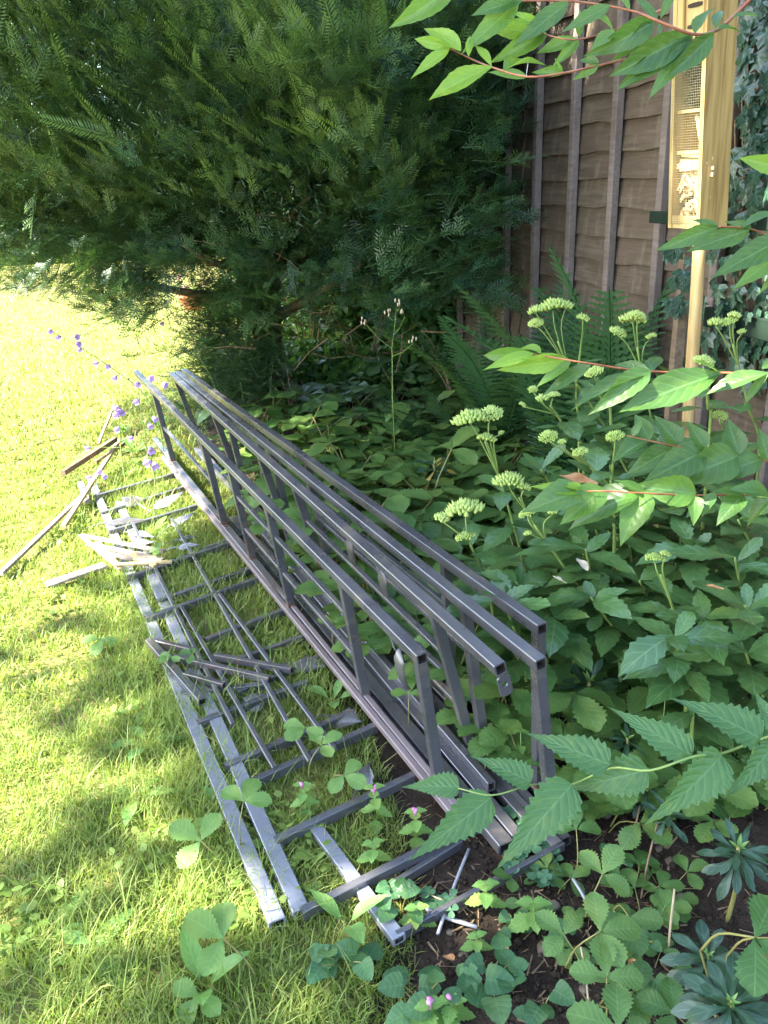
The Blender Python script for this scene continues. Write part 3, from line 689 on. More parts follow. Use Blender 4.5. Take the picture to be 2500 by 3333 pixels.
loose('steel_tube', 'dark steel tube under the upright frames, partly hidden by their bars', 'steel tube', 'loose steel tubes', (1330, 2335), .03, (840, 1765), .03)

loose('steel_tube', 'thin dark steel tube lying left of the wide jutting tube', 'steel tube', 'loose steel tubes', (1560, 2700), .02, (700, 1640), .02, w=.018)
loose('steel_tube', 'dark steel tube lying right of the narrow jutting tube', 'steel tube', 'loose steel tubes', (1738, 2700), .03, (790, 1640), .03, w=.022)
loose('steel_tube', 'dark steel tube resting on the bottom rails of the upright frames', 'steel tube', 'loose steel tubes', (1600, 2560), .06, (820, 1660), .06, w=.02)

F1 = thing('flat_steel_frame', atz(904, 3008, 0), 'flat steel ladder frame lying in the grass at the lawn edge', 'steel frame', 'flat steel frames in the grass')
Z1 = .034
for a, b in (((904, 3010), (301, 1575)), ((982, 2975), (388, 1640))):
    A, B = atz(*a, Z1-.004), atz(*b, Z1-.004); mb = MB(); o = np.array(F1.location); bar(mb, A-o, B-o, .034, .024, open_a=True, open_b=True); mb.build('rail', [M['grey_steel'], M['hollow']], F1)
for a, b, z in (((982, 2975), (1507, 2708), .040), ((895, 2742), (1345, 2530), .040), ((807, 2557), (1224, 2367), .040), ((474, 2020), (860, 1880), .046), ((415, 1885), (752, 1771), .046), ((588, 2265), (880, 2232), .034), ((301, 1622), (575, 1545), .046), ((355, 1735), (640, 1650), .046), ((735, 2500), (1130, 2330), .036), ((640, 2360), (1000, 2225), .036), ((330, 1675), (600, 1590), .040)):
    rail_obj('rung', a, z, b, z, TW*.72, TW*.95, STEEL, F1, False, False)
F2 = thing('flat_steel_frame', atz(1300, 3048, 0), 'flat steel ladder frame half under the upright frames, its rail end in soil', 'steel frame', 'flat steel frames in the grass')
for a, b, m_ in (((1300, 3060), (1030, 2700), M['grey_steel']), ((1515, 2665), (537, 1468), M['pink_steel']), ((1475, 2650), (530, 1490), M['pink_steel']), ((895, 2502), (592, 1978), M['steel']), ((1090, 2440), (715, 1935), M['steel']), ((1010, 2480), (560, 1690), M['steel']), ((760, 2360), (430, 1700), M['steel'])):
    z = .058 if m_ is M['pink_steel'] else .03 if m_ is M['grey_steel'] else .052
    A, B = atz(*a, z), atz(*b, z); o = np.array(F2.location); mb = MB(); w_ = .013 if z == .052 else .016 if z == .058 else .028
    bar(mb, A-o, B-o, w_, .018 if z != .052 else .012, open_a=z != .052, open_b=True); mb.build('rail', [m_, M['hollow']], F2)
for a, b, z in (((1290, 3050), (1832, 2752), .028), ((1260, 2895), (1500, 2745), .018), ((668, 2087), (925, 1990), .042), ((516, 1961), (815, 1855), .042), ((800, 2045), (905, 2005), .03), ((560, 1830), (790, 1745), .03), ((610, 1935), (840, 1850), .03), ((720, 2170), (990, 2075), .03), ((770, 2260), (1050, 2140), .03)):
    rail_obj('rung', a, z, b, z, .012 if a[0] > 1200 else TW*.7, TW*.9, STEEL, F2, False, False)
F3 = thing('small_steel_frame', atz(486, 2087, 0), 'small skewed steel frame with four bars lying across the flat rails', 'steel frame')
for a, b in (((486, 2087), (659, 2284)), ((566, 2140), (878, 2212)), ((600, 2196), (730, 2232)), ((485, 2084), (632, 2120)), ((700, 2136), (950, 2182))):
    rail_obj('bar', a, .062, b, .055, TW*.95 if a == (486, 2087) else TW*.65, TW*.8, STEEL, F3)
def flat_leaf(label, a, za, b, zb, wd, mat, tilt=(0, 0, 1)):
    A, B = atz(*a, za), atz(*b, zb); t = thing('steel_leaf', A, label, 'steel leaf', 'pressed steel leaves'); o = np.array(A)
    mb = MB(); leaf_plate(mb, A-o, B-o, wd, unit(tilt), .006); mb.build('blade', [mat], t, True)
    mb = MB(); d = unit(A-B); pipe(mb, [A-o, A-o+d*.05+np.array([0, 0, -.008]), A-o+d*.11+np.array([.01, 0, -.02])], [.003, .0022], 5); mb.build('stalk', [mat], t)
flat_leaf('dark steel leaf in the grass left of the long frame post', (950, 2158), .04, (1060, 2165), .05, .085, M['steel'], (-.1, -.1, 1))
flat_leaf('glossy steel leaf standing in the grass beside the small skewed frame', (800, 2310), .03, (872, 2250), .045, .07, M['steel'], (.2, -.25, 1))
flat_leaf('dark steel leaf beside the pale strawberry leaves', (1160, 2570), .03, (1200, 2480), .045, .07, M['steel'], (-.2, -.2, 1))
flat_leaf('dark steel leaf half behind the strawberry leaf on the rung', (1090, 2330), .04, (1175, 2345), .05, .08, M['steel'], (-.1, -.2, 1))
for i, (a, b, w_, tl) in enumerate((((450, 1640), (395, 1615), .14, (.2, -.5, 1)), ((500, 1655), (600, 1597), .10, (.1, -.7, 1)), ((555, 1710), (635, 1665), .09, (-.3, -.6, 1)), ((345, 1700), (470, 1688), .10, (.1, -.4, 1)),
        ((410, 1775), (500, 1760), .13, (-.1, -.2, 1)), ((575, 1780), (648, 1770), .08, (.1, -.4, 1)), ((580, 1755), (640, 1742), .06, (.3, -.4, 1)), ((430, 1730), (500, 1745), .08, (0, -.4, 1)))):
    w_ *= .66; tl = (tl[0]*.5, tl[1]*.45, 1)
    flat_leaf(('pale crumpled steel leaf at the far end of the flat frame', 'long bright steel leaf lying over the far rungs', 'bright steel leaf near the striped lilac rail', 'bright steel leaf lying over the outer rail',
               'broad pale steel leaf near the broken boards', 'small pale steel leaf in the grass by the lilac rails', 'tiny pale steel leaf in the grass near the lilac rails', 'pale steel leaf between the outer rails')[i], a, .05, b, .065, w_, M['grey_steel'] if i % 3 else M['steel'], tl)

# ---- broken laths and boards left of the frames
def lath(name, label, a, za, b, zb, w_, h_, mat, cat='lath', group='broken laths'):
    A, B = atz(*a, za), atz(*b, zb); mb = MB(); bar(mb, A-A, B-A, w_, h_, (0, 0, 1), .002); o = mb.build(name, [mat]); o.location = A; return tag(o, label, cat, group)
lath('wooden_lath', 'pale sunlit lath leaning across the dark lath by the purple bellflowers', (206, 1715), .06, (390, 1432), .12, .022, .016, M['stick'])
lath('wooden_lath', 'thick dark brown lath pointing at the lawn under the bellflowers', (205, 1540), .13, (375, 1430), .15, .026, .024, M['dark_lath'])
lath('wooden_lath', 'thin upright lath behind the dark lath by the bellflowers', (320, 1445), .08, (372, 1318), .16, .016, .012, M['stick'])
lath('wooden_lath', 'short dark lath under the pale lath', (310, 1505), .03, (420, 1432), .06, .02, .016, M['dark_lath'])
lath('wooden_lath', 'long bleached lath lying out onto the lawn at the left edge', (2, 1868), .035, (270, 1612), .06, .022, .014, M['grey_board'])
lath('wooden_lath', 'short grey lath on end beside the outer rail', (262, 1570), .03, (285, 1635), .05, .03, .012, M['grey_board'])
bt = thing('broken_crate', atz(300, 1790, 0), 'broken crate side of splayed grey slats lying on the flat frame', 'crate side'); o = np.array(bt.location)
for a, b, w_ in (((262, 1742), (535, 1795), .022), ((285, 1770), (530, 1822), .026), ((330, 1800), (520, 1832), .024), ((262, 1742), (392, 1852), .016), ((318, 1765), (385, 1842), .02), ((370, 1838), (560, 1828), .02), ((395, 1790), (505, 1842), .018)):
    mb = MB(); bar(mb, atz(*a, .075)-o, atz(*b, .06)-o, w_, .008, ch=.001); mb.build('slat', M['grey_board'] if w_ > .021 else M['stick'], bt)
lath('wooden_board', 'pale broken board end lying on the lawn by the broken crate', (150, 1905), .03, (345, 1838), .05, .045, .012, M['grey_board'], 'board')

# ---- bare wires in the soil
def wire(label, pts, r, mat=M['wire'], name='steel_wire', cat='wire', group='bare wires in the soil'):
    P = [atz(u, v, z) for u, v, z in pts]; o = np.array(P[0]); mb = MB(); pipe(mb, [p-o for p in smooth_path(P, 3)], r, 6); ob = mb.build(name, mat, None, True); ob.location = o; return tag(ob, label, cat, group)
wire('pale wire lying under the thin front bar, pointing away', [(1425, 3040, .024), (1480, 2880, .024), (1526, 2764, .03)], .0035)
wire('pale wire crossing the other wire under the thin front bar', [(1365, 2945, .02), (1440, 2982, .018), (1553, 3018, .022)], .0042)
wire('pale wire in the soil beside the strawberry leaf at the frame corner', [(1865, 2860, .03), (1890, 2900, .028), (1912, 2940, .024)], .0035)

# ================================================================== INSECT HOUSE, STAKE, GREEN BOARDS, POT
HD = 2.25                                        # distance of the near corner
PN = atd(2276, 746, HD); ZB = PN[2]
Pl = aty(2183, 748, 1); # directions of the two faces are found from the photo corners at the same height
def at_same_z(u, v, z): return atz(u, v, z)
ax1 = unit(np.array([-.42, .91, 0])); ax2 = unit(np.array([.91, .42, 0])); SW = .118
lean = np.array([-.062, 0.0, 1.0])               # the whole house leans a little
ih = thing('insect_house', (PN[0], PN[1], 0), 'tall yellow pine insect house with wire mesh front on a pole', 'insect house'); o = np.array([PN[0], PN[1], 0])
def hp(a, b, c): return np.array([0, 0, ZB])+ax1*a+ax2*b+lean*c       # a along the front, b along the side, c up
def slab(name, a0, a1, b0, b1, c0, c1, mat, parent=ih, mi=0):
    mb = MB(); vs = [hp(a, b, c) for c in (c0, c1) for a, b in ((a0, b0), (a1, b0), (a1, b1), (a0, b1))]
    mb.add(vs, [(3, 2, 1, 0), (4, 5, 6, 7), (0, 1, 5, 4), (1, 2, 6, 5), (2, 3, 7, 6), (3, 0, 4, 7)]); return mb.build(name, mat, parent)
T = .013; HT = .95; SD = .102
slab('side_wall', 0, T, 0, SD, 0, HT, M['pine'])
slab('side_wall', SW-T, SW, 0, SD, 0, HT, M['pine_pale'])
slab('back_wall', T, SW-T, SD-T, SD, .0, HT, M['pine'])
slab('floor', T, SW-T, .004, SD-T, 0, T, M['pine_pale'])
MT = .432                                        # top of the meshed part
slab('shelf', T, SW-T, .012, SD-T, .292, .300, M['pine_pale'])
slab('shelf', T, SW-T, .012, SD-T, .190, .200, M['pine_pale'])
# upper front board with three dark slots and a pale overlay
fb = slab('front_board', T, SW-T, .002, .02, MT, HT, M['pine_pale'])
for k, c in enumerate((MT+.058, MT+.105, MT+.15)):
    sl = MB(); ring = []
    for q in range(16):
        a = 2*math.pi*q/16; ring.append((SW*.36+.024*max(-1, min(1, math.cos(a)*1.3)), c+.0055*math.sin(a)))
    vs = [hp(a, .0015, z) for a, z in ring]+[hp(a, -.0006, z) for a, z in ring]
    sl.add(vs, [tuple(range(16)), tuple(range(16, 32))]+[(i, (i+1) % 16, 16+(i+1) % 16, 16+i) for i in range(16)]); sl.build('slot', M['slot'], fb)
bl = slab('front_bead', SW-T-.03, SW-T-.024, -.004, .0015, MT+.02, HT, M['pine'], fb)
slab('lower_lip', T, SW-T, .002, .012, T+.0005, T+.02, M['pine_pale'])
# wire mesh front
mm = MB(); W0, W1 = .003, SW-.003
for a in np.arange(W0, W1, .0062): pipe(mm, [hp(a, -.0032, .012), hp(a, -.0032, MT+.005)], .00042, 4, cap=False)
for c in np.arange(.012, MT+.005, .0062): pipe(mm, [hp(W0, -.0042, c), hp(W1, -.0042, c)], .00042, 4, cap=False)
tag(mm.build('wire_mesh', M['mesh'], ih), kind='stuff')
g = np.random.default_rng(31)
cm = MB()
for i in range(170):                             # dark cones behind the upper mesh
    p = hp(T+.012+(SW-2*T-.024)*g.random(), .02+.07*g.random(), .312+.11*g.random()); r = .005+.005*g.random()
    dd = [unit(g.normal(size=3)) for _ in range(6)]
    vs = [p+d*r*(.7+.6*g.random()) for d in np.array([[1, 0, 0], [-1, 0, 0], [0, 1, 0], [0, -1, 0], [0, 0, 1], [0, 0, -1.]])]
    cm.add(vs, [(0, 2, 4), (2, 1, 4), (1, 3, 4), (3, 0, 4), (2, 0, 5), (1, 2, 5), (3, 1, 5), (0, 3, 5)])
tag(cm.build('dark_cones', M['cone'], ih), kind='stuff')
mb = MB(); bar(mb, hp(.018, .02, .205), hp(.05, .03, .285), .012, .012, ax2); mb.build('stick', M['pine_pale'], ih)
mb = MB(); bar(mb, hp(.02, .02, .186), hp(SW-.03, .02, .19), .012, .014, (0, 0, 1)); mb.build('stick', M['pine_pale'], ih)
for i in range(90):                              # bamboo pieces and wood chips behind the lower mesh
    c = .026+.15*g.random(); p = hp(T+.01+(SW-2*T-.02)*g.random(), .014+.03*g.random(), c); d = unit(ax1*g.normal()+np.array([0, 0, g.normal()*.8])+ax2*g.normal()*.4)*(.012+.014*g.random())
    if c > .13: d = ax1*.035+np.array([0, 0, .002*g.normal()])
    mb = MB(); bar(mb, p-d, p+d, .006+.006*g.random(), .003, ax2, .0006); mb.build('wood_chip', M['chip'], ih)
slab('chip_backing', T, SW-T, .055, .06, T, .19, M['cone'])
pb = atz(2277, 1365, 0.0)
pole_top = hp(.028, .03, -.0005); pole_bot = np.array([aty(2277, 1360, PN[1]+.02)[0]-o[0], .02, -.1])
mb = MB(); pp = [pole_bot+(pole_top-pole_bot)*t+np.array([.002*math.sin(t*9), 0, 0]) for t in np.linspace(0, 1, 12)]; pipe(mb, pp, [.0205, .0185, .0175], 16); mb.build('pole', M['pole'], ih, True)

A = aty(2233, 770, 2.62); A[2] = 0; mb = MB(); bar(mb, (0, 0, -.1), (.01, 0, 1.32), .036, .036, (0, 1, 0), .004)
ob = mb.build('wooden_stake', M['dark_lath']); ob.location = A; tag(ob, 'shaded square stake with ivy behind the insect house pole', 'stake')
gt = thing('green_trellis', fen(-1.2, 0, .14), 'dark green painted boards behind the insect house pole', 'trellis', None, frot); go_ = np.array(gt.location)
def fence_pt(u, v, off=.03):
    d = ray(u, v); Q = FP+FN*off; s = ((Q-CO)@FN)/(d@FN); return CO+d*s
for (u0, v0), hh in (((2122, 706), .038), ((2300, 1030), .06)):
    A = fence_pt(u0, v0, .14)-go_; s0 = A@FD
    mb = MB(); bar(mb, (s0, 0, A[2]), (-1.0, 0, A[2]), .02, hh, (0, 0, 1), .002); mb.build('board', M['green_paint'], gt)
mb = MB(); bar(mb, (-.35, -.026, -.1), (-.35, -.026, 1.25), .03, .03, (0, 1, 0), .002); mb.build('post', M['green_paint'], gt)

PP = atz(640, 1012, 0.0); PS = 1.32
pt = thing('flower_pot', (PP[0], PP[1], 0), 'terracotta bowl of flowers on the far lawn below the yew', 'flower pot'); z0 = .012
mb = MB(); n = 24; prof = [(.0, 0), (.085, 0), (.115, .05), (.14, .105), (.15, .108), (.156, .14), (.142, .14), (.136, .112), (0, .108)]
vs = [(r_*math.cos(2*math.pi*j/n), r_*math.sin(2*math.pi*j/n), z0+h_) for r_, h_ in prof for j in range(n)]
mb.add(vs, [(i*n+j, i*n+(j+1) % n, (i+1)*n+(j+1) % n, (i+1)*n+j) for i in range(len(prof)-1) for j in range(n)]); mb.build('bowl', M['terracotta'], pt, True)
pt.scale = (PS, PS, PS)

# ================================================================== LEAF SHAPES
def leaf_geo(mb, L, Wd, prof, n=12, tooth=0.0, fold=.25, droop=.25, wav=0.0, M_=None, mi=0, twist=0.0, curlx=0.0):
    """blade from the origin along +Y; fold lifts the halves, droop bends the tip down, every second station is a tooth"""
    ts = np.linspace(0, 1, n+1); px, pw = zip(*prof); vs, uv, fs = [], [], []
    ks = (-1, -.5, 0, .5, 1)
    for i, t in enumerate(ts):
        w_ = np.interp(t, px, pw)*Wd/2; e = 1-(tooth if i % 2 else 0) if 0 < i < n else 1
        sh = (tooth*.35*L/n*2) if (i % 2 == 0 and tooth and 0 < i < n) else 0
        for k in ks:
            ww = w_*(e if abs(k) == 1 else 1); x = k*ww
            y = L*t+(sh if abs(k) == 1 else 0)-(abs(k)*w_*.12)
            z = fold*abs(x)-droop*L*t*t-curlx*abs(k)**2*ww + wav*Wd*math.sin(t*11+k*2.0)*abs(k)*.5
            if twist: a = twist*t; x, z = x*math.cos(a)-z*math.sin(a), x*math.sin(a)+z*math.cos(a)
            vs.append((x, y, z)); uv.append((.5+.5*k, t))
    for i in range(n):
        for k in range(4):
            a = i*5+k; fs.append((a, a+1, a+6, a+5))
    P = np.array(vs)
    if M_ is not None: P = P@np.array(M_[0]).T+np.array(M_[1])
    mb.add(P, fs, uv, mi)
OBOV = [(0, .04), (.12, .20), (.34, .62), (.58, .95), (.72, 1.0), (.86, .84), (.95, .54), (1, .2)]
OVATE = [(0, .05), (.06, .34), (.18, .78), (.33, 1.0), (.5, .93), (.7, .62), (.85, .32), (.95, .1), (1, 0)]
ELLIP = [(0, .04), (.08, .26), (.25, .72), (.45, 1.0), (.62, .94), (.8, .58), (.92, .22), (1, 0)]
LANCE = [(0, .05), (.1, .42), (.25, .85), (.4, 1.0), (.6, .8), (.8, .42), (1, 0)]
ACUM = [(0, .04), (.04, .55), (.12, .9), (.25, 1.0), (.42, .84), (.6, .52), (.75, .28), (.88, .11), (1, 0)]
SPAT = [(0, .18), (.2, .24), (.45, .55), (.68, .98), (.82, 1.0), (.93, .7), (1, .15)]
def Rz(a): c, s = math.cos(a), math.sin(a); return np.array([[c, -s, 0], [s, c, 0], [0, 0, 1.]])
def Rx(a): c, s = math.cos(a), math.sin(a); return np.array([[1, 0, 0], [0, c, -s], [0, s, c]])
def Ry(a): c, s = math.cos(a), math.sin(a); return np.array([[c, 0, s], [0, 1, 0], [-s, 0, c]])
def trifoliate(seed, mat, L=.064, pet=.11, spread=82, tooth=.20, n=20):
    """strawberry leaf: stalk from the origin up to three toothed leaflets"""
    g = np.random.default_rng(seed); mb = MB(); top = np.array([0, pet*.45, pet*.85])
    pipe(mb, smooth_path([(0, 0, 0), (0, pet*.12, pet*.5), tuple(top)], 3), [.0019, .0013], 5, 1)
    for a, sc in ((0, 1.06), (R(spread)*(1+.1*g.normal()), .95), (-R(spread)*(1+.1*g.normal()), .95)):
        Rm = Rz(a)@Rx(R(8+10*g.normal()))
        leaf_geo(mb, L*sc, L*sc*.76, OBOV, n, tooth, .12+.22*g.random(), .10+.22*g.random(), .05, (Rm, top))
    return mb.mesh('leaf', [mat, M['petiole']], True)
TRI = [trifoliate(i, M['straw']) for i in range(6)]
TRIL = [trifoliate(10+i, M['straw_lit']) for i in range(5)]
TRIS = [trifoliate(20+i, M['straw'], pet=.17) for i in range(4)]
def one_leaf(name, seed, mats, L, Wd, prof, n=12, tooth=0, fold=.25, droop=.25, wav=.03, stalk=0.0, twist=0, curlx=0):
    mb = MB(); M_ = None
    if stalk: pipe(mb, [(0, 0, 0), (0, stalk*.5, stalk*.12), (0, stalk, stalk*.1)], [.0016, .0011], 5, 1); M_ = (np.eye(3), (0, stalk, stalk*.1))
    leaf_geo(mb, L, Wd, prof, n, tooth, fold, droop, wav, M_, 0, twist, curlx); return mb.mesh(name, mats, True)
def put(mesh, parent, P, d, up=(0, 0, 1), sc=1.0, name=None, roll=0.0):
    """place a leaf mesh (along +Y, face +Z) at P in the parent's frame pointing along d"""
    d = unit(d); up = np.asarray(up, float); s = np.cross(d, up); s = unit(s) if np.linalg.norm(s) > 1e-3 else np.array([1., 0, 0]); n_ = np.cross(s, d)
    if roll: s, n_ = s*math.cos(roll)+n_*math.sin(roll), n_*math.cos(roll)-s*math.sin(roll)
    ob = bpy.data.objects.new(name or mesh.name.split('.')[0], mesh); link(ob, parent)
    ob.matrix_basis = Matrix(((s[0]*sc, d[0]*sc, n_[0]*sc, P[0]), (s[1]*sc, d[1]*sc, n_[1]*sc, P[1]), (s[2]*sc, d[2]*sc, n_[2]*sc, P[2]), (0, 0, 0, 1)))
    return ob

# ================================================================== STRAWBERRY PLANTS
def strawberry(P, leaves, label, group, meshes, sc=1.0, g=random, spread=1.0):
    t = thing('strawberry_plant', P, label, 'strawberry plant', group); a0 = g.uniform(0, 6.28)
    for i in range(leaves):
        a = a0+i*2.4+g.uniform(-.3, .3); tl = g.uniform(.35, 1.0)*spread
        d = np.array([math.cos(a)*tl, math.sin(a)*tl, 1.0]); h = np.array([math.cos(a), math.sin(a), .0])
        ob = put(g.choice(meshes), t, (h*.012).tolist(), unit(h*.9+np.array([0, 0, .25*g.uniform(-1, 1)])), (0, 0, 1), sc*g.uniform(.75, 1.2), 'leaf')
    return t
gr = random.Random(3)
# carpet behind the steel frames
n_c = 0; tries = 0; placed = []
poly_r = lambda y: .1+.62*(y-1.2)
while n_c < 200 and tries < 6000:
    tries += 1
    u, v = gr.uniform(800, 2500), gr.uniform(1270, 2480); P = atz(u, v, .09)
    lim = 1240+ (abs(u-1350)*.05)
    if v < lim: continue
    # keep right of the upright frames
    ln = 1240+ (u-640)*.80
    if u < 1800 and v > 1530+(u-760)*1.0: continue
    if u > 1850 and v > 2200: continue
    if u > 1900 and v < 1330: continue
    x, y = P[0], P[1]
    if any((x-a)**2+(y-b)**2 < .085**2*(1+.12*y) for a, b in placed): continue
    sfar = fen(0, 0); s_in = (np.array([x, y, 0])-FP)@FN
    if s_in < .12: continue
    placed.append((x, y)); n_c += 1
    front = u < 1500 and v > 1350
    strawberry((x, y, ground_z(x, y)-.005), gr.choice((4, 5, 6)), 'strawberry plant in the green carpet between the steel frames and the fence', 'strawberry carpet in the bed', TRI if gr.random() < .75 else TRIS, gr.uniform(1.35, 1.95) if u < 1600 else gr.uniform(1.2, 1.6), gr)
for i in range(26):                              # dark strawberry plants under the sedums and spurges
    P = atz(gr.uniform(1880, 2500), gr.uniform(2260, 2640), .06)
    strawberry((P[0], P[1], ground_z(P[0], P[1])-.005), gr.choice((3, 4)), 'dark strawberry plant in the shade below the sedums', 'strawberry plants below the sedums', TRI, gr.uniform(1.0, 1.35), gr)
# single plants one can point to: (u, v of the leaf, height, scale, mesh set, label)
FG = [(995, 2330, .13, 1.05, 1, 'pale strawberry leaves rising above the second rung, uppermost of the lit ones'), (1045, 2420, .11, .95, 1, 'pale strawberry leaf just below the uppermost lit leaves on the rung'), (1120, 2480, .10, 1.0, 1, 'strawberry leaf right of the lit pair above the steel rungs'),
      (800, 2590, .14, 1.1, 1, 'bright three-lobed strawberry leaf over the two grey rails'), (660, 2715, .09, 1.25, 1, 'large strawberry leaf on the lawn left of the grey rails'), (735, 3020, .11, 1.35, 1, 'bright strawberry leaves on the lawn beside the grey rail ends'),
      (655, 3190, .06, .95, 1, 'strawberry leaf low in the grass near the bottom edge'), (1330, 2255, .12, .9, 1, 'strawberry leaf in front of the leftmost upright frame post'), (1085, 2020, .12, .9, 1, 'strawberry leaf poking between the upright frames'),
      (1130, 2090, .10, .8, 1, 'second strawberry leaf between the upright frames'), (1950, 2820, .13, 1.05, 0, 'strawberry leaf right of the frame corner post'), (1945, 3000, .15, 1.2, 0, 'strawberry plant on bare soil below the frame corner'),
      (2035, 2910, .13, 1.1, 0, 'strawberry leaves behind the plant on bare soil'), (1960, 3150, .12, 1.1, 0, 'strawberry plant near the bottom edge right of the dock leaf'), (2050, 3180, .10, 1.05, 0, 'dark strawberry leaves beside the bottom edge plant'),
      (2000, 3310, .13, 1.3, 0, 'strawberry leaf cut by the bottom edge'), (2440, 2990, .30, 1.5, 0, 'large strawberry leaf close to the camera at the right edge'), (1600, 2330, .15, 1.25, 0, 'strawberry plant behind the drilled end plate'),
      (1700, 2240, .16, 1.2, 0, 'strawberry leaves between the two near frame ends'), (1590, 2430, .10, 1.0, 1, 'light strawberry leaf at the foot of the frame uprights'), (1560, 2190, .14, .8, 0, 'small strawberry leaf between the near tube ends'),
      (1870, 2690, .10, 1.0, 0, 'strawberry leaf touching the frame corner post'), (1830, 2400, .12, 1.1, 0, 'dark strawberry leaves behind the corner post'), (1650, 2060, .14, 1.3, 0, 'broad strawberry plant beside the hindmost frame end'),
      (330, 2060, .06, 1.1, 1, 'pale strawberry leaf alone on the sunny lawn'), (560, 2120, .09, .7, 1, 'small strawberry leaf over the small skewed frame'), (630, 2125, .09, .7, 0, 'second small strawberry leaf over the small skewed frame'),
      (520, 1780, .10, .7, 1, 'small lit leaf plant over the broken crate'), (2180, 3260, .10, 1.0, 0, 'strawberry leaf at the bottom edge under the spurge')]
for u, v, h, sc, lit, lab in FG:
    P = atz(u, v, h); nl = 1 if (sc < 1.15 or lit) else 2; sc *= .88
    t = thing('strawberry_plant', (P[0], P[1]+.02, ground_z(P[0], P[1])), lab, 'strawberry plant', 'single strawberry plants'); o = np.array(t.location)
    for i in range(nl):
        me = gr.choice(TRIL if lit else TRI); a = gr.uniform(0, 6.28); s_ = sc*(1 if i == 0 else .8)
        hh = (h-o[2]); ob = put(me, t, (0, 0, 0), (math.cos(a), math.sin(a), 0), (0, 0, 1), s_, 'leaf')
        # stretch the stalk so that the blade sits at its height
        top = np.array([math.cos(a), math.sin(a), 0])*.11*.45*s_; want = np.array([P[0]-o[0], P[1]-o[1], hh])
        if i: want = want+np.array([gr.uniform(-.06, .06), gr.uniform(-.05, .05), -gr.uniform(.01, .04)])
        base = want-top-np.array([0, 0, .11*.85*s_]); ob.location = base
        tilt = Quaternion((1, 0, 0), R(gr.uniform(5, 22))); ob.rotation_mode = 'QUATERNION'; ob.rotation_quaternion = tilt @ ob.rotation_quaternion
        if base[2] > .004:
            mb = MB(); pipe(mb, [(0, 0, -.02), tuple(base*.6+np.array([.004, 0, 0])), tuple(base)], [.002, .0018], 5); mb.build('stalk', M['petiole'], t)

# ================================================================== SEDUM (pale green flat flower heads)
SL = [one_leaf('leaf', i, [M['sedum']], .105, .046+.005*i, OBOV if i < 2 else ELLIP, 14, .17, .14, .05+.12*i, .05, 0) for i in range(4)]
def bud_head(seed, w_, depth=1.0, nb=60):
    g = np.random.default_rng(seed); mb = MB()
    for i in range(nb):
        r_ = w_*.5*math.sqrt((i+.5)/nb); a = i*2.39996; x, y = r_*math.cos(a), r_*math.sin(a)
        z = .30*w_*(1-(r_/(w_*.5))**2)+.05*w_*math.sin(x/w_*13+seed)*math.cos(y/w_*11)+.02*w_*g.normal()
        d = unit(np.array([x*2.2/w_, y*2.2/w_, 1.6])+g.normal(size=3)*.12); s1 = unit(np.cross(d, (1, .2, 0))); s2 = np.cross(d, s1); b, l = .0034*(.8+.4*g.random()), .0095*(.8+.4*g.random())
        p = np.array([x, y, z]); vs = [p-d*l*.5]
        for q in range(5):
            t_ = 2*math.pi*q/5; vs.append(p+(s1*math.cos(t_)+s2*math.sin(t_))*b)
        vs.append(p+d*l)
        mb.add(vs, [(0, 1+(q+1) % 5, 1+q) for q in range(5)]+[(6, 1+q, 1+(q+1) % 5) for q in range(5)])
    return mb.mesh('flower_head', M['bud'], True)
HEADS = [bud_head(i, .05, nb=75) for i in range(4)]; SMALL = [bud_head(9+i, .026, nb=26) for i in range(3)]
def sedum(label, path, y, heads, nleaf=12, lsc=1.0, g=random.Random(5)):
    """path: pixels from the base to the top of the stem; heads: (pixel, width px, small)"""
    n = len(path); P = [aty(u, v, y-.10*i/(n-1)) for i, (u, v) in enumerate(path)]
    b = P[0].copy(); z = ground_z(b[0], b[1])
    base = np.array([b[0]+.03, b[1]+.02, z-.01]); t = thing('sedum_plant', base, label, 'sedum', 'sedum stems with pale green flower heads')
    pts = smooth_path([base]+P, 4) if b[2] > z+.05 else smooth_path([base]+P[1:], 4)
    pts = [p-base for p in pts]; mb = MB(); pipe(mb, pts, [.0048, .0042, .0032, .0026], 7); mb.build('stem', M['stem'], t, True)
    L = len(pts)
    for i in range(nleaf):
        f = .05+.80*i/nleaf; k = min(L-2, int(f*(L-1))); p = pts[k]; a = i*2.4+g.uniform(-.4, .4)
        d = unit(np.array([math.cos(a), math.sin(a), g.uniform(-.05, .55)])); put(g.choice(SL), t, p, d, (0, 0, 1), lsc*g.uniform(.85, 1.6)*(1.1-.45*f), 'leaf')
    top = pts[-1]
    if not heads:                                # a flowerless stem ends in a tuft of young leaves
        a0 = g.uniform(0, 6.28)
        for i in range(6): a = a0+i*2.4; put(g.choice(SL), t, pts[-1-(i % 3)], (math.cos(a), math.sin(a), .05+.22*i+g.uniform(-.2, .2)), (g.uniform(-.3, .3), -.2, 1), lsc*(1.25-.14*i), 'leaf')
    for (u, v), w_, small in heads:
        H = aty(u, v, y-.10+g.uniform(-.02, .02))-base; dep = proj(H+base)[2]; wm = w_*dep/FPX
        mb = MB(); mid = (top+H)*.5+np.array([0, 0, -.012]); st = pts[max(0, L-3)] if np.linalg.norm(top-H) < .02 else top
        pipe(mb, smooth_path([pts[max(0, L-4)], mid, H-np.array([0, 0, .004])], 3), [.0022, .0016], 5); br = mb.build('flower_stalk', M['stem'], t, True)
        ob = link(bpy.data.objects.new('flower_head', (SMALL if small else HEADS)[g.randrange(3)]), t); ob.location = H; s_ = wm/(.026 if small else .05); ob.scale = (s_, s_, s_*.85); ob.rotation_euler = (R(g.uniform(8, 22)), R(g.uniform(-14, 8)), g.uniform(0, 6.28))
    return t
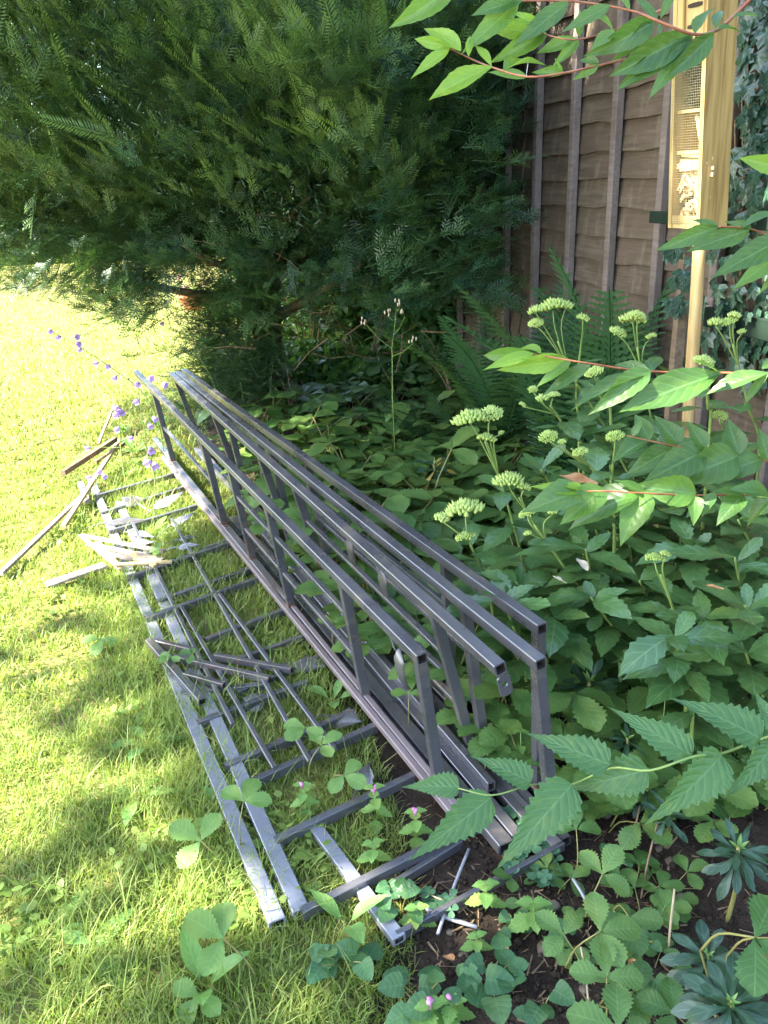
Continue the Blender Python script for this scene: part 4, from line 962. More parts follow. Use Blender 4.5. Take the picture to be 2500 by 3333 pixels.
sedum('sedum with the largest domed flower head, next to the yellowing spurge', [(1735, 1960), (1702, 1823), (1640, 1600), (1580, 1430)], 2.05, [((1530, 1372), 105, 0), ((1600, 1350), 70, 0), ((1583, 1432), 62, 0), ((1632, 1410), 18, 1)], 16)
sedum('sedum with a rounded flower head below the largest one', [(1850, 1900), (1790, 1780), (1730, 1690), (1690, 1620)], 2.0, [((1655, 1572), 95, 0), ((1705, 1590), 40, 1)], 12)
sedum('sedum with two stacked flower heads beside the near frame end', [(1600, 1960), (1575, 1870), (1535, 1780), (1520, 1730)], 1.95, [((1515, 1668), 120, 0), ((1436, 1690), 45, 1), ((1516, 1752), 62, 0)], 12)
sedum('sedum with the tall flower head in front of the ferns', [(1990, 1480), (1930, 1330), (1860, 1220), (1815, 1110)], 2.5, [((1800, 1005), 90, 0), ((1745, 1015), 45, 1), ((1745, 1055), 48, 0), ((1840, 1000), 45, 1)], 12)
sedum('slim sedum with one little flower head beside the tall one', [(1885, 1420), (1875, 1290), (1888, 1150), (1897, 1080)], 2.5, [((1897, 1038), 36, 1)], 6)
sedum('sedum with a broad flower head left of the insect house pole', [(2150, 1480), (2120, 1360), (2090, 1230), (2075, 1130)], 2.4, [((2060, 1045), 80, 0), ((2010, 1085), 55, 0), ((2120, 1098), 30, 1), ((2075, 1030), 50, 0)], 12)
sedum('sedum with forked flower heads right of the insect house pole', [(2470, 1480), (2440, 1340), (2410, 1220), (2385, 1120)], 2.3, [((2330, 1055), 45, 1), ((2375, 1050), 52, 0), ((2415, 1082), 24, 1), ((2390, 1030), 36, 1)], 10)
sedum('sedum with a flower head at the foot of the pole', [(2310, 1420), (2305, 1330), (2300, 1260), (2295, 1210)], 1.9, [((2290, 1180), 65, 0)], 8)
sedum('sedum with tiny clustered heads under the lower red branch', [(2010, 1760), (1990, 1600), (1940, 1540), (1860, 1460)], 1.9, [((1785, 1425), 58, 0), ((1890, 1475), 50, 0), ((1830, 1440), 24, 1)], 12)
sedum('sedum with an upright round flower head on a bare stalk', [(2000, 1740), (1985, 1640), (1992, 1540), (2000, 1470)], 1.85, [((2003, 1424), 58, 0)], 8)
sedum('sedum with loose small heads between the carpet and the red branch', [(1900, 1500), (1850, 1420), (1820, 1360), (1790, 1320)], 2.2, [((1765, 1300), 36, 1), ((1800, 1290), 44, 0), ((1700, 1318), 20, 1), ((1735, 1270), 28, 1)], 12)
sedum('sedum with half open heads in the middle of the leaves', [(1925, 1990), (1860, 1880), (1790, 1780), (1740, 1710)], 1.85, [((1717, 1675), 52, 0), ((1800, 1668), 30, 1), ((1718, 1738), 24, 1)], 14)
sedum('short sedum with one tight flower head at the right, above the spurge', [(2235, 2160), (2215, 2060), (2180, 1950), (2150, 1870)], 1.6, [((2132, 1822), 62, 0), ((2165, 1805), 30, 1)], 12)
sedum('sedum with small heads behind the right red branch', [(2380, 1560), (2365, 1470), (2355, 1400), (2350, 1370)], 2.0, [((2343, 1355), 48, 0)], 8)
sedum('sedum with hidden heads under the middle red branch', [(1990, 1400), (1960, 1310), (1950, 1260), (1945, 1230)], 2.2, [((1935, 1215), 60, 0)], 8)
for i, (u, v, y) in enumerate(((2000, 2050, 1.75), (1850, 2080, 1.75), (2120, 1980, 1.8), (2330, 2080, 1.6), (2420, 1960, 1.7), (2280, 1880, 1.8), (2060, 1850, 1.95), (1760, 2000, 1.85), (2450, 2200, 1.5), (2200, 1720, 2.0), (2380, 1740, 1.9), (2100, 1640, 2.1), (1690, 2090, 1.75), (2330, 1600, 2.1), (2470, 1820, 1.8),
        (1950, 1750, 2.0), (1840, 1640, 2.1), (2180, 1560, 2.2), (2050, 1520, 2.25), (2480, 2050, 1.55), (2240, 2190, 1.5), (1930, 1900, 1.85))):
    u2, v2 = u-gr.uniform(20, 90), v-gr.uniform(70, 150)
    sedum('flowerless leafy sedum stem in the thick of the bed', [(u+15, v+60), (u, v), ((u+u2)/2, (v+v2)/2), (u2, v2)], y, [], 22, 1.05)

# ================================================================== ARCHING SHRUB BRANCHES FROM THE RIGHT AND ABOVE
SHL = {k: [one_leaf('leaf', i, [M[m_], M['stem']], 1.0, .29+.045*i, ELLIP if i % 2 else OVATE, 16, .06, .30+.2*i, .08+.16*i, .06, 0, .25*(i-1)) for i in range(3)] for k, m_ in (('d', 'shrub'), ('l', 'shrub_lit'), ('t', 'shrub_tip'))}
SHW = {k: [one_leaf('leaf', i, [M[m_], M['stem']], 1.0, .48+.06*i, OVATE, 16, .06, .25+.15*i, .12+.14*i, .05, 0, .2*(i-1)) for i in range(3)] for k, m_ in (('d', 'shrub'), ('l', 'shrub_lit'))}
def branch(name, label, cat, stem, dep, leaves, mat, group, rad=(.0028, .0016), stemmat='red_stem', meshes=None, g=random.Random(8), off=(0, 0, 0)):
    P = [atd(u, v, dep+.03*math.sin(i*1.3)) for i, (u, v) in enumerate(stem)]; o = np.array(P[0]); t = thing(name, o, label, cat, group)
    mb = MB(); pipe(mb, [p-o for p in smooth_path(P, 5)], [r_*.72 for r_ in rad], 7); mb.build('stem', M[stemmat], t, True)
    for lf in leaves:
        (u0, v0), (u1, v1) = lf[0], lf[1]; kind = lf[2] if len(lf) > 2 else 'd'; dz = lf[3] if len(lf) > 3 else g.uniform(-.035, .035); roll = lf[4] if len(lf) > 4 else g.uniform(-.5, .5)
        A = atd(u0, v0, dep); B = atd(u1, v1, dep+dz); L = np.linalg.norm(B-A)
        me = meshes(kind, g) if meshes else g.choice(SHL[kind]); toc = unit(CO-A)
        upv = unit(np.array([0, 0, 1.])*.8+toc*.75); put(me, t, A-o, B-A+np.array([0, 0, .08*L]), upv, L*1.04, 'leaf', roll)
    return t
wide = lambda k, g: g.choice(SHW[k] if k in SHW else SHL[k])
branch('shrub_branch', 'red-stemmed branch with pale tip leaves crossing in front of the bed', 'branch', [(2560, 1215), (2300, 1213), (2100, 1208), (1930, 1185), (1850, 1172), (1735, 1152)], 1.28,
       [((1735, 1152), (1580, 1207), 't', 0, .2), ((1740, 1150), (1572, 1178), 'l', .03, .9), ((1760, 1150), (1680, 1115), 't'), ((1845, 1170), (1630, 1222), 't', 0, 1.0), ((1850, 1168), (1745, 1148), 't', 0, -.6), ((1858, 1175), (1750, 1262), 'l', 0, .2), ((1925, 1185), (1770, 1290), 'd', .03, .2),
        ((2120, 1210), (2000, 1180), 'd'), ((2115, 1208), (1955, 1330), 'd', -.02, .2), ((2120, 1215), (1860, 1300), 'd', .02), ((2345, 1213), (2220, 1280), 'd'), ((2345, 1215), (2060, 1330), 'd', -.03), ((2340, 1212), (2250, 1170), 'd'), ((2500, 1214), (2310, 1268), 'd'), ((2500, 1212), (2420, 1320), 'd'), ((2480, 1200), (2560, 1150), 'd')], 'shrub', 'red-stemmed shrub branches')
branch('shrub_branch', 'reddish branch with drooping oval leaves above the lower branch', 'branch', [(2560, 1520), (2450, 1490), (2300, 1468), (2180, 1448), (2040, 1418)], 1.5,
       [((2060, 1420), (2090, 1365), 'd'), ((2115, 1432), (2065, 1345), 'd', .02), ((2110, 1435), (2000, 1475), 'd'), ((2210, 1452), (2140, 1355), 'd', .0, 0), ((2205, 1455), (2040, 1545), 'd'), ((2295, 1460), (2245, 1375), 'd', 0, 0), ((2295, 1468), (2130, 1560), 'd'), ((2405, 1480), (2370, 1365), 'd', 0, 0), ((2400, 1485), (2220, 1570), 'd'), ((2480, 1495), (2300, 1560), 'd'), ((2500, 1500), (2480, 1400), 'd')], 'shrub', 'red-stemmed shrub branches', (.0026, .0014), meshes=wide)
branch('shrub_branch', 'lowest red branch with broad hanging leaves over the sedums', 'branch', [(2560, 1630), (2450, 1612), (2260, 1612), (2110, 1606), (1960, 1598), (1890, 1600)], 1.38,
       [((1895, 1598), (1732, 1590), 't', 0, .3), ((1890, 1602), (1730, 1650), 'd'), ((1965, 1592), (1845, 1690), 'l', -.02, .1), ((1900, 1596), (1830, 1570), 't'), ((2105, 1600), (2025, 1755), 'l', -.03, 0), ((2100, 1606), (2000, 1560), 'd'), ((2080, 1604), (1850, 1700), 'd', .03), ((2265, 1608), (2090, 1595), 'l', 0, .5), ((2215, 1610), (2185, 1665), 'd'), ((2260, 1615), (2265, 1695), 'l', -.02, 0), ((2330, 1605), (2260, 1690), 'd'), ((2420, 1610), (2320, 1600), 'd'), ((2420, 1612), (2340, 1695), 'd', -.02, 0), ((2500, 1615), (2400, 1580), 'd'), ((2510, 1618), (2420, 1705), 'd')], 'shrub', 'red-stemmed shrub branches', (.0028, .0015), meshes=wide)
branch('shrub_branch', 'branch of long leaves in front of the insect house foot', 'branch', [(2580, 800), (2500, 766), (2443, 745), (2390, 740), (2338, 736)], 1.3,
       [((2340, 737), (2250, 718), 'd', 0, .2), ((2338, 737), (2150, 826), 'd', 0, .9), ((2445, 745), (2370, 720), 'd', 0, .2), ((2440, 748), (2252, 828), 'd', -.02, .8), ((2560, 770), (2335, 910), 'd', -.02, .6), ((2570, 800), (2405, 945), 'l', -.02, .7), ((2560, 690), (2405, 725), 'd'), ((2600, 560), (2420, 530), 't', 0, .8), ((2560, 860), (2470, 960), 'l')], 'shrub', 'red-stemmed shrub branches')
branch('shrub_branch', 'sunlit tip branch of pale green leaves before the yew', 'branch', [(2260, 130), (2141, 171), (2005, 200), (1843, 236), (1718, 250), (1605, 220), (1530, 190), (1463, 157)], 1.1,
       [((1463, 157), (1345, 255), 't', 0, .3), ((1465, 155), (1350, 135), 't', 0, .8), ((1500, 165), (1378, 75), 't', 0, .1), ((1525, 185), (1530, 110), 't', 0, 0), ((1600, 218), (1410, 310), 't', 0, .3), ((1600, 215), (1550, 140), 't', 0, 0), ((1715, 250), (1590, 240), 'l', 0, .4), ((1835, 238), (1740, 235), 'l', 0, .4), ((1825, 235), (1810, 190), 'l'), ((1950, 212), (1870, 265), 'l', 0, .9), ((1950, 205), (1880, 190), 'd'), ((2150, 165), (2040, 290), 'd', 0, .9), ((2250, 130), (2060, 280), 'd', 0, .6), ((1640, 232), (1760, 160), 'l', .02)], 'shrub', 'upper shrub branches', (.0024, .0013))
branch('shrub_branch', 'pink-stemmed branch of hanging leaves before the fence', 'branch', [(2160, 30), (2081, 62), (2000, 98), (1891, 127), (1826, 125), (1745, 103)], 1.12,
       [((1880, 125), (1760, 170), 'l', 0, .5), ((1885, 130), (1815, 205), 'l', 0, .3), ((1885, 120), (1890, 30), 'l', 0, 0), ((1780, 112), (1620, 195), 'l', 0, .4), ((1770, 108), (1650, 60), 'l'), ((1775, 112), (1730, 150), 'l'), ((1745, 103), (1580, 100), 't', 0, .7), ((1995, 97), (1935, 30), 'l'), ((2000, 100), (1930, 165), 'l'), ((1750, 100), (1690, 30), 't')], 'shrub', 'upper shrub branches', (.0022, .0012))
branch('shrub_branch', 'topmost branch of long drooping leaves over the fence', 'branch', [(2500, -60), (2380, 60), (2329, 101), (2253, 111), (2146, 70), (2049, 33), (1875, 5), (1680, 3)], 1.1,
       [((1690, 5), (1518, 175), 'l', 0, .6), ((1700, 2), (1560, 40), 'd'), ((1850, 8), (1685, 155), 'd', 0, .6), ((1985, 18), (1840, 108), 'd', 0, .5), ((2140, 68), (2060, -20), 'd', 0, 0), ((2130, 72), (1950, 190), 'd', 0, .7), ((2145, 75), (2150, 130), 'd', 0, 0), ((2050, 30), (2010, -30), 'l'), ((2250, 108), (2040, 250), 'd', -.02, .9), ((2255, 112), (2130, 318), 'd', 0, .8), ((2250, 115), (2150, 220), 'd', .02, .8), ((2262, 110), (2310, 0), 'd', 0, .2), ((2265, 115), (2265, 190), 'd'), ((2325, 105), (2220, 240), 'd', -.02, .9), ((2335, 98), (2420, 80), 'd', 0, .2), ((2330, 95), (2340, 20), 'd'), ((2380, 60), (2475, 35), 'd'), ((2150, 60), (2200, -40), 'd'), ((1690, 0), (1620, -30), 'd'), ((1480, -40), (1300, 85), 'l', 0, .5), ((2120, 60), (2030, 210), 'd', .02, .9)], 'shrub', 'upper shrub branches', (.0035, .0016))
KL = [one_leaf('leaf', i, [M['kerria'], M['stem']], 1.0, .42+.04*i, ACUM, 26, .20, .22+.1*i, .12+.10*i, .04) for i in range(3)]
z6 = lambda x, y: (1250+x/1.327, 2200+y/1.327)
branch('kerria_branch', 'near branch of toothed long-pointed leaves across the frame corner', 'branch', [z6(1760, 240), z6(1620, 275), z6(1460, 335), z6(1340, 347), z6(1150, 408), z6(980, 398), z6(810, 468), z6(640, 470), z6(470, 515), z6(320, 485)], .86,
       [(z6(325, 480), z6(85, 478), 'd', 0, .2), (z6(462, 525), z6(135, 815), 'd', -.03, .5), (z6(635, 460), z6(398, 345), 'd', .0, .1), (z6(812, 470), z6(515, 835), 'd', -.03, .3), (z6(975, 385), z6(615, 252), 'd', .02, .2), (z6(1140, 405), z6(790, 520), 'd', .02, .5), (z6(1330, 345), z6(975, 150), 'd', .02, .2), (z6(1458, 340), z6(1210, 670), 'd', -.03, .7), (z6(1625, 272), z6(1290, 95), 'd', 0, .1), (z6(1680, 300), z6(1525, 545), 'd', -.02, .7), (z6(1700, 240), z6(1600, 60), 'd')],
       'kerria', 'kerria branches', (.0022, .0010), 'stem', meshes=lambda k, g: g.choice(KL))

# ================================================================== SPURGE ROSETTES (dark whorled leaves)
EL = [one_leaf('leaf', i, [M['euph']], .075, .019, SPAT if i < 2 else LANCE, 8, 0, .2, .15+.2*i, .02) for i in range(3)]
ET = [one_leaf('leaf', i, [M['euph_tip']], .04, .012, LANCE, 6, 0, .3, .05, 0) for i in range(2)]
EY_ = [one_leaf('leaf', i, [M['yellow_leaf']], .075, .024, SPAT, 8, 0, .2, .3, .03) for i in range(2)]
EB = [one_leaf('leaf', i, [M['euph']], .13, .045, SPAT, 10, 0, .15, .25+.2*i, .03) for i in range(3)]
def spurge(label, u, v, h, sc, n=22, yellow=0, broad=False, tilt=(0, 0)):
    P = atz(u, v, h); g = random.Random(int(u*7+v)); z = ground_z(P[0], P[1]); base = np.array([P[0]+.01, P[1]+.02, z-.01]); t = thing('spurge_plant', base, label, 'spurge', 'dark spurge rosettes')
    top = P-base; mb = MB(); pipe(mb, smooth_path([(0, 0, 0), tuple(top*.5+np.array([.008, 0, 0])), tuple(top)], 3), [.0055*sc, .004*sc], 7); mb.build('stem', M['petiole'], t, True)
    ax = unit(np.array([tilt[0], -.35+tilt[1], 1.0])); s1 = unit(np.cross(ax, (0, 1, .1))); s2 = np.cross(ax, s1)
    for i in range(n):
        f = i/n; a = i*2.39996; el = R(80*f-22+g.uniform(-9, 9)); d = (s1*math.cos(a)+s2*math.sin(a))*math.cos(el)+ax*math.sin(el)
        p = top*(1-.30*(1-f)*min(1, .07/max(top[2], .07)*2))
        me = g.choice(ET) if f > .80 else g.choice(EB if broad else EL)
        if yellow and i in (1, 4, 7, 3)[:yellow]: me = g.choice(EY_)
        put(me, t, p, d, ax, sc*(1.12-.35*f)*g.uniform(.85, 1.1), 'leaf')
z4 = lambda x, y: (1250+x/1.327, 1100+y/1.327)
spurge('spurge rosette with yellow lower leaves in the strawberry carpet', *z4(215, 545), .24, 1.25, 18, 4)
spurge('dark spurge rosette among sedum leaves, highest of the right cluster', *z4(1055, 1285), .22, 1.0, 26)
spurge('dark spurge rosette with a bright green tip beside the near frame end', *z4(885, 1480), .20, 1.05, 28)
spurge('spurge rosette with yellowing leaves behind the kerria branch', *z6(895, 60), .17, .95, 24, 3)
spurge('small dark spurge under the kerria branch', *z6(1050, 265), .14, .8, 20)
spurge('small spurge with rounded leaves in the soil below the kerria branch', *z6(1225, 570), .12, .75, 14, broad=False)
spurge('large dark spurge rosette at the right edge below the kerria branch', *z6(1530, 735), .20, .85, 30)
spurge('large spurge with broad grey-green leaves in the bottom corner', *z6(1500, 1400), .22, .54, 36, broad=True)
spurge('broad-leaved dark spurge at the right edge above the bottom corner', *z6(1400, 1200), .16, .5, 28, broad=True)
spurge('small dark spurge at the foot of the corner post', *z6(1130, 480), .10, .7, 16)

# ================================================================== LOW WEEDS IN THE SOIL
HEART = [(0, .45), (.04, .88), (.18, 1.0), (.42, .99), (.65, .82), (.82, .58), (.94, .32), (1, .10)]
VL = []
for i in range(4):
    mb = MB(); leaf_geo(mb, .042, .042, HEART, 12, .06, .22, .12, .04, (np.eye(3), (0, 0, 0))); VL.append(mb.mesh('leaf', [M['violet']], True))
def low_plant(name, label, cat, group, items, meshes, mat_stem='petiole', tl=.5):
    """items: (u, v, height, scale, azimuth or None); all leaves spring from the plant's middle"""
    Q = [atz(u, v, h) for u, v, h, s_, a in items]; c = np.mean(Q, 0); base = np.array([c[0], c[1]+.01, ground_z(c[0], c[1])-.006]); t = thing(name, base, label, cat, group); g = random.Random(int(c[0]*1e4))
    for P, (u, v, h, s_, a) in zip(Q, items):
        p = P-base; a = g.uniform(0, 6.28) if a is None else a; d = np.array([math.cos(a), math.sin(a), g.uniform(-.15, .25)])
        lf = put(g.choice(meshes), t, p, d, unit(np.array([g.uniform(-.3, .3), -.35, 1])), s_, 'leaf')
        mb = MB(); pipe(mb, smooth_path([(0, 0, 0), tuple(p*.5+np.array([0, 0, .012])), tuple(p)], 3), [.0014, .001], 4, cap=False); mb.build('stalk', M[mat_stem], t)
    return t
def cluster(cx, cy, n, rx, ry, h, s0, s1, seed):
    g = random.Random(seed); return [(cx+g.uniform(-rx, rx), cy+g.uniform(-ry, ry), h*g.uniform(.5, 1.3), g.uniform(s0, s1), None) for _ in range(n)]
vio = [z6(560, 1340), z6(430, 1240), z6(510, 1180), z6(440, 1310), z6(355, 1370), z6(600, 1280), z6(400, 1430), z6(540, 1240), z6(330, 1310), z6(480, 1390), z6(380, 1300)]
low_plant('violet_plant', 'clump of heart-shaped violet leaves on bare soil near the bottom edge', 'violet', 'violet clumps', [(u, v, .05, .9+.35*(i % 3 == 0), None) for i, (u, v) in enumerate(vio)], VL)
low_plant('violet_plant', 'single round violet leaves beside the bottom edge dock leaf', 'violet', 'violet clumps', [(*z6(735, 1355), .045, 1.0, None), (*z6(670, 1430), .045, 1.0, None), (*z6(620, 1460), .03, .6, None), (*z6(690, 1480), .03, .8, None)], VL)
for i, (x, y, lab) in enumerate(((800, 640, 'small violet leaves at the foot of the corner post'), (1010, 780, 'small violet leaves in the shade right of the corner strawberry leaf'), (760, 1110, 'small violet leaves beside the big brown stone'), (1120, 1120, 'small violet leaves beside the pale dead stalk'), (1180, 1330, 'small violet leaves under the reddish runner'), (560, 1060, 'small violet leaves between the nettle seedlings'))):
    low_plant('violet_plant', lab, 'violet', 'violet clumps', cluster(*z6(x, y), 6, 45, 30, .03, .4, .8, 70+i), VL)
for i, (x, y, lab) in enumerate(((1130, 1000, 'low strawberry seedling in the soil beside the pale dead stalk'), (1010, 1130, 'low strawberry seedling behind the bottom plants'), (1160, 1220, 'low strawberry seedling under the corner spurge'), (720, 900, 'low strawberry seedling in front of the corner'), (880, 1080, 'low strawberry seedling right of the big brown stone'), (1230, 860, 'low strawberry seedling below the dark right spurge'), (1090, 880, 'low strawberry seedling by the forked dead stalk'), (610, 880, 'low strawberry seedling near the thin bar'))):
    P = atz(*z6(x, y), .03); strawberry((P[0], P[1], ground_z(P[0], P[1])-.03), 4, lab, 'low strawberry seedlings', TRI, .62, random.Random(i))
low_plant('violet_plant', 'violet leaves at the left end of the thin front bar', 'violet', 'violet clumps', cluster(1300, 2930, 9, 70, 60, .05, .6, 1.0, 4), VL)
low_plant('violet_plant', 'dark violet leaves in the bottom grass edge', 'violet', 'violet clumps', cluster(1370, 3240, 9, 100, 60, .05, .7, 1.1, 5), VL)
low_plant('violet_plant', 'violet leaves among the bottom grass beside the grey rail ends', 'violet', 'violet clumps', cluster(1120, 3110, 9, 90, 60, .05, .8, 1.15, 6), VL)
CL = []
for i in range(2):
    mb = MB()
    for k in range(4 if i else 3): leaf_geo(mb, .016, .016, [(0, .1), (.5, .8), (.85, 1), (1, .7)], 4, 0, .15, .05, 0, (Rz(2*math.pi*k/(4 if i else 3)), (0, 0, 0)))
    CL.append(mb.mesh('leaf', [M['clover']], True))
for i, (u, v, lab) in enumerate(((*z6(670, 720), 'clover under the long-pointed kerria leaf'), (*z6(590, 800), 'clover beside the jutting steel tubes'), (*z6(560, 620), 'clover between the steel tubes'), (*z6(240, 970), 'clover behind the thin front bar'), (*z6(700, 830), 'clover right of the thin front bar end'), (*z6(430, 440), 'clover under the upright frames'))):
    low_plant('clover_plant', lab, 'clover', 'clover patches', cluster(u, v, 7, 45, 35, .03, .9, 1.5, 20+i), CL, 'stem')
NL = [one_leaf('leaf', i, [M['nettle']], .036, .03, OVATE, 12, .2, .2, .15, .05) for i in range(2)]
FLW = MB(); pipe(FLW, [(0, 0, 0), (0, .004, .008), (0, .009, .013)], [.0012, .0035], 7); PINKF = FLW.mesh('flower', [M['pink']], True)
def nettle(label, u, v, h, sc, tiers=4, flowers=4):
    P = atz(u, v, h); g = random.Random(int(u+v*3)); base = np.array([P[0], P[1]+.015, ground_z(P[0], P[1])-.01]); top = P-base; t = thing('dead_nettle', base, label, 'dead nettle', 'pink dead nettles')
    mb = MB(); pipe(mb, [(0, 0, 0), tuple(top*.5+np.array([.004, 0, 0])), tuple(top)], [.0017, .0011], 5); mb.build('stem', M['stem'], t, True)
    for k in range(tiers):
        f = 1-.24*k; p = top*f; a0 = k*1.57+g.uniform(-.3, .3)
        for q in (0, 1): a = a0+q*math.pi; put(g.choice(NL), t, p, (math.cos(a), math.sin(a), .1-.15*k), (0, 0, 1), sc*(.65+.2*k if k < 3 else 1.1), 'leaf')
    for k in range(flowers):
        a = g.uniform(0, 6.28); put(PINKF, t, top*(.93-.1*g.random()), (math.cos(a), math.sin(a), .35), (0, 0, 1), sc*1.0, 'flower')
z5 = lambda x, y: (x/1.327, 2200+y/1.327)
nettle('dead nettle with pink flowers in the grass between the rungs', *z5(1305, 470), .11, 1.0)
nettle('dead nettle with pink flowers at the edge of the bare soil', *z5(1615, 480), .12, 1.1, 4, 5)
nettle('dead nettle with pink flowers next to the lilac rail end', *z6(135, 585), .10, 1.1, 4, 5)
nettle('pale dead nettle without flowers above the front rung', *z5(1610, 720), .09, 1.1, 3, 0)
nettle('pale yellow-green nettle seedling in front of the thin bar', *z6(440, 900), .09, 1.2, 3, 0)
nettle('nettle seedling on the bare soil in front of the corner', *z6(645, 980), .09, 1.5, 3, 0)
nettle('nettle seedling left of the crossed wires', *z6(140, 1000), .07, 1.1, 3, 0)
nettle('yellowish nettle at the bottom edge', *z6(200, 1420), .07, 1.3, 4, 3)
nettle('second yellowish nettle at the bottom edge', *z6(290, 1400), .06, 1.2, 4, 2)
nettle('nettle tuft under the crossed wires', *z6(400, 1120), .06, .9, 3, 0)
nettle('bright chickweed tuft between the upright frames', 930, 1790, .16, .9, 4, 0)
nettle('bright leafy tuft behind the near kerria branch', *z6(590, 240), .15, .9, 5, 0)
nettle('light green young shoots below the sedums at the right', *z6(1215, 95), .20, 1.2, 4, 0)
DL = [one_leaf('leaf', i, [M['dock'], M['stem']], .12, .045, ELLIP, 12, .03, .25, .2+.15*i, .06, .03) for i in range(3)]
def rosette(name, label, cat, u, v, n, sc, el=.6, meshes=DL, group='broad-leaved weeds'):
    P = atz(u, v, 0.01); g = random.Random(int(u*3+v)); t = thing(name, (P[0], P[1], ground_z(P[0], P[1])-.004), label, cat, group)
    for i in range(n):
        a = i*2.4+g.uniform(-.3, .3); put(g.choice(meshes), t, (0, 0, 0), (math.cos(a), math.sin(a), el*g.uniform(.6, 1.4)), (0, 0, 1), sc*g.uniform(.7, 1.1), 'leaf')
rosette('dock_plant', 'two upright dock leaves beside the front rung', 'dock', *z5(1500, 1090), 3, .95, 1.3)
rosette('dock_plant', 'dock leaves at the foot of the lilac rail', 'dock', *z5(1440, 120), 4, .8, .8)
rosette('dock_plant', 'dock leaf in the long grass at the bottom edge', 'dock', *z5(880, 1370), 3, .8, 1.2)
rosette('dock_plant', 'single dock leaf on the bare soil at the bottom edge', 'dock', *z6(850, 1290), 2, .85, .5)
rosette('dock_plant', 'dock rosette flat on the sunny lawn near the bottom left', 'dock', *z5(370, 1240), 7, .8, .18)
rosette('dock_plant', 'second dock rosette on the sunny lawn', 'dock', *z5(190, 1130), 6, .8, .25)
rosette('dock_plant', 'dock leaves in the grass left of the outer rail', 'dock', *z5(640, 300), 5, .75, .4)
rosette('dock_plant', 'dock leaves by the outer rail further up', 'dock', *z5(590, 530), 5, .7, .3)
rosette('dock_plant', 'upright dock leaf beside the lit strawberry leaf', 'dock', *z5(965, 560), 2, .7, 1.6)
rosette('dock_plant', 'dock leaves growing through the far end of the flat frame', 'dock', 500, 1740, 6, .75, .9)
rosette('dock_plant', 'dock leaves growing between the far rungs', 'dock', 480, 1870, 4, .7, .9)
rosette('dock_plant', 'leafy tuft under the bellflowers', 'dock', 440, 1480, 8, .9, .9)
NB = [one_leaf('leaf', i, [M['nettle'], M['stem']], .055, .036, OVATE, 10, .12, .2, .25, .05, .03) for i in range(3)]
for u, v, n, sc, lab in ((400, 1420, 12, 1.1, 'leafy tuft behind the dark lath'), (465, 1530, 12, 1.0, 'leafy tuft by the far rail end'), (350, 1480, 10, .9, 'leafy tuft between the laths'), (520, 1400, 12, 1.1, 'leafy tuft at the far end of the leftmost frame'), (420, 1560, 9, .8, 'low leafy tuft beside the far rung'), (250, 1690, 8, .8, 'low weed on the lawn behind the long bleached lath'), (590, 1330, 10, 1.0, 'leafy tuft under the far frame ends')):
    rosette('leafy_weed', lab, 'weed', u, v, n, sc, 1.3, NB, 'leafy weeds by the bellflowers')
FX = [one_leaf('leaf', i, [M['foxglove'], M['stem']], .26, .13, ELLIP, 14, .03, .2, .2+.2*i, .05, .05) for i in range(2)]
rosette('foxglove_plant', 'foxglove with large soft leaves behind the steel frames', 'foxglove', 1230, 1420, 5, .85, 1.1, FX)
rosette('foxglove_plant', 'broad leafed plant left of the foxglove at the yew foot', 'foxglove', 1050, 1400, 5, .5, .9, FX)

# ---- stones, dead leaves and twigs on the soil
def stone(label, u, v, r, g=random.Random(4)):
    P = atz(u, v, 0); mb = MB(); import bmesh
    bm = bmesh.new(); bmesh.ops.create_icosphere(bm, subdivisions=2, radius=r); sx, sy, sz = g.uniform(.8, 1.3), g.uniform(.7, 1.1), g.uniform(.45, .7); ph = g.uniform(0, 9)
    for q in bm.verts:
        k = 1+.16*math.sin(q.co.x/r*2.1+ph)+.12*math.sin(q.co.y/r*3.3+ph*2)+.07*math.sin(q.co.z/r*5+ph); q.co = Vector((q.co.x*sx*k, q.co.y*sy*k, q.co.z*sz*k))
    me = bpy.data.meshes.new('stone'); bm.to_mesh(me); bm.free(); me.materials.append(M['stone']); me.polygons.foreach_set('use_smooth', np.ones(len(me.polygons), bool))
    ob = link(bpy.data.objects.new('stone', me)); ob.location = (P[0], P[1], ground_z(P[0], P[1])+r*.2); ob.rotation_euler.z = g.uniform(0, 6); tag(ob, label, 'stone', 'stones on the soil')
stone('largest brown stone on the bare soil near the violets', *z6(700, 1185), .022)
for x, y, r, lab in ((735, 1000, .012, 'greyish stone right of the nettle seedling'), (960, 580, .018, 'rough pale stone behind the kerria branch'), (1235, 795, .010, 'orange stone in the shade below the spurge'), (1290, 940, .012, 'grey stone by the upright twig'), (860, 1345, .010, 'small brown stone beside the dock leaf'), (345, 1210, .010, 'round brown stone under the violets'), (290, 1105, .008, 'small grey stone near the crossed wires'), (1190, 740, .011, 'pale stone below the small spurge'), (1150, 780, .012, 'light stone beside the thin roots')):
    stone(lab, *z6(x, y), r)
gg = np.random.default_rng(61); V, F, off = [], [], 0
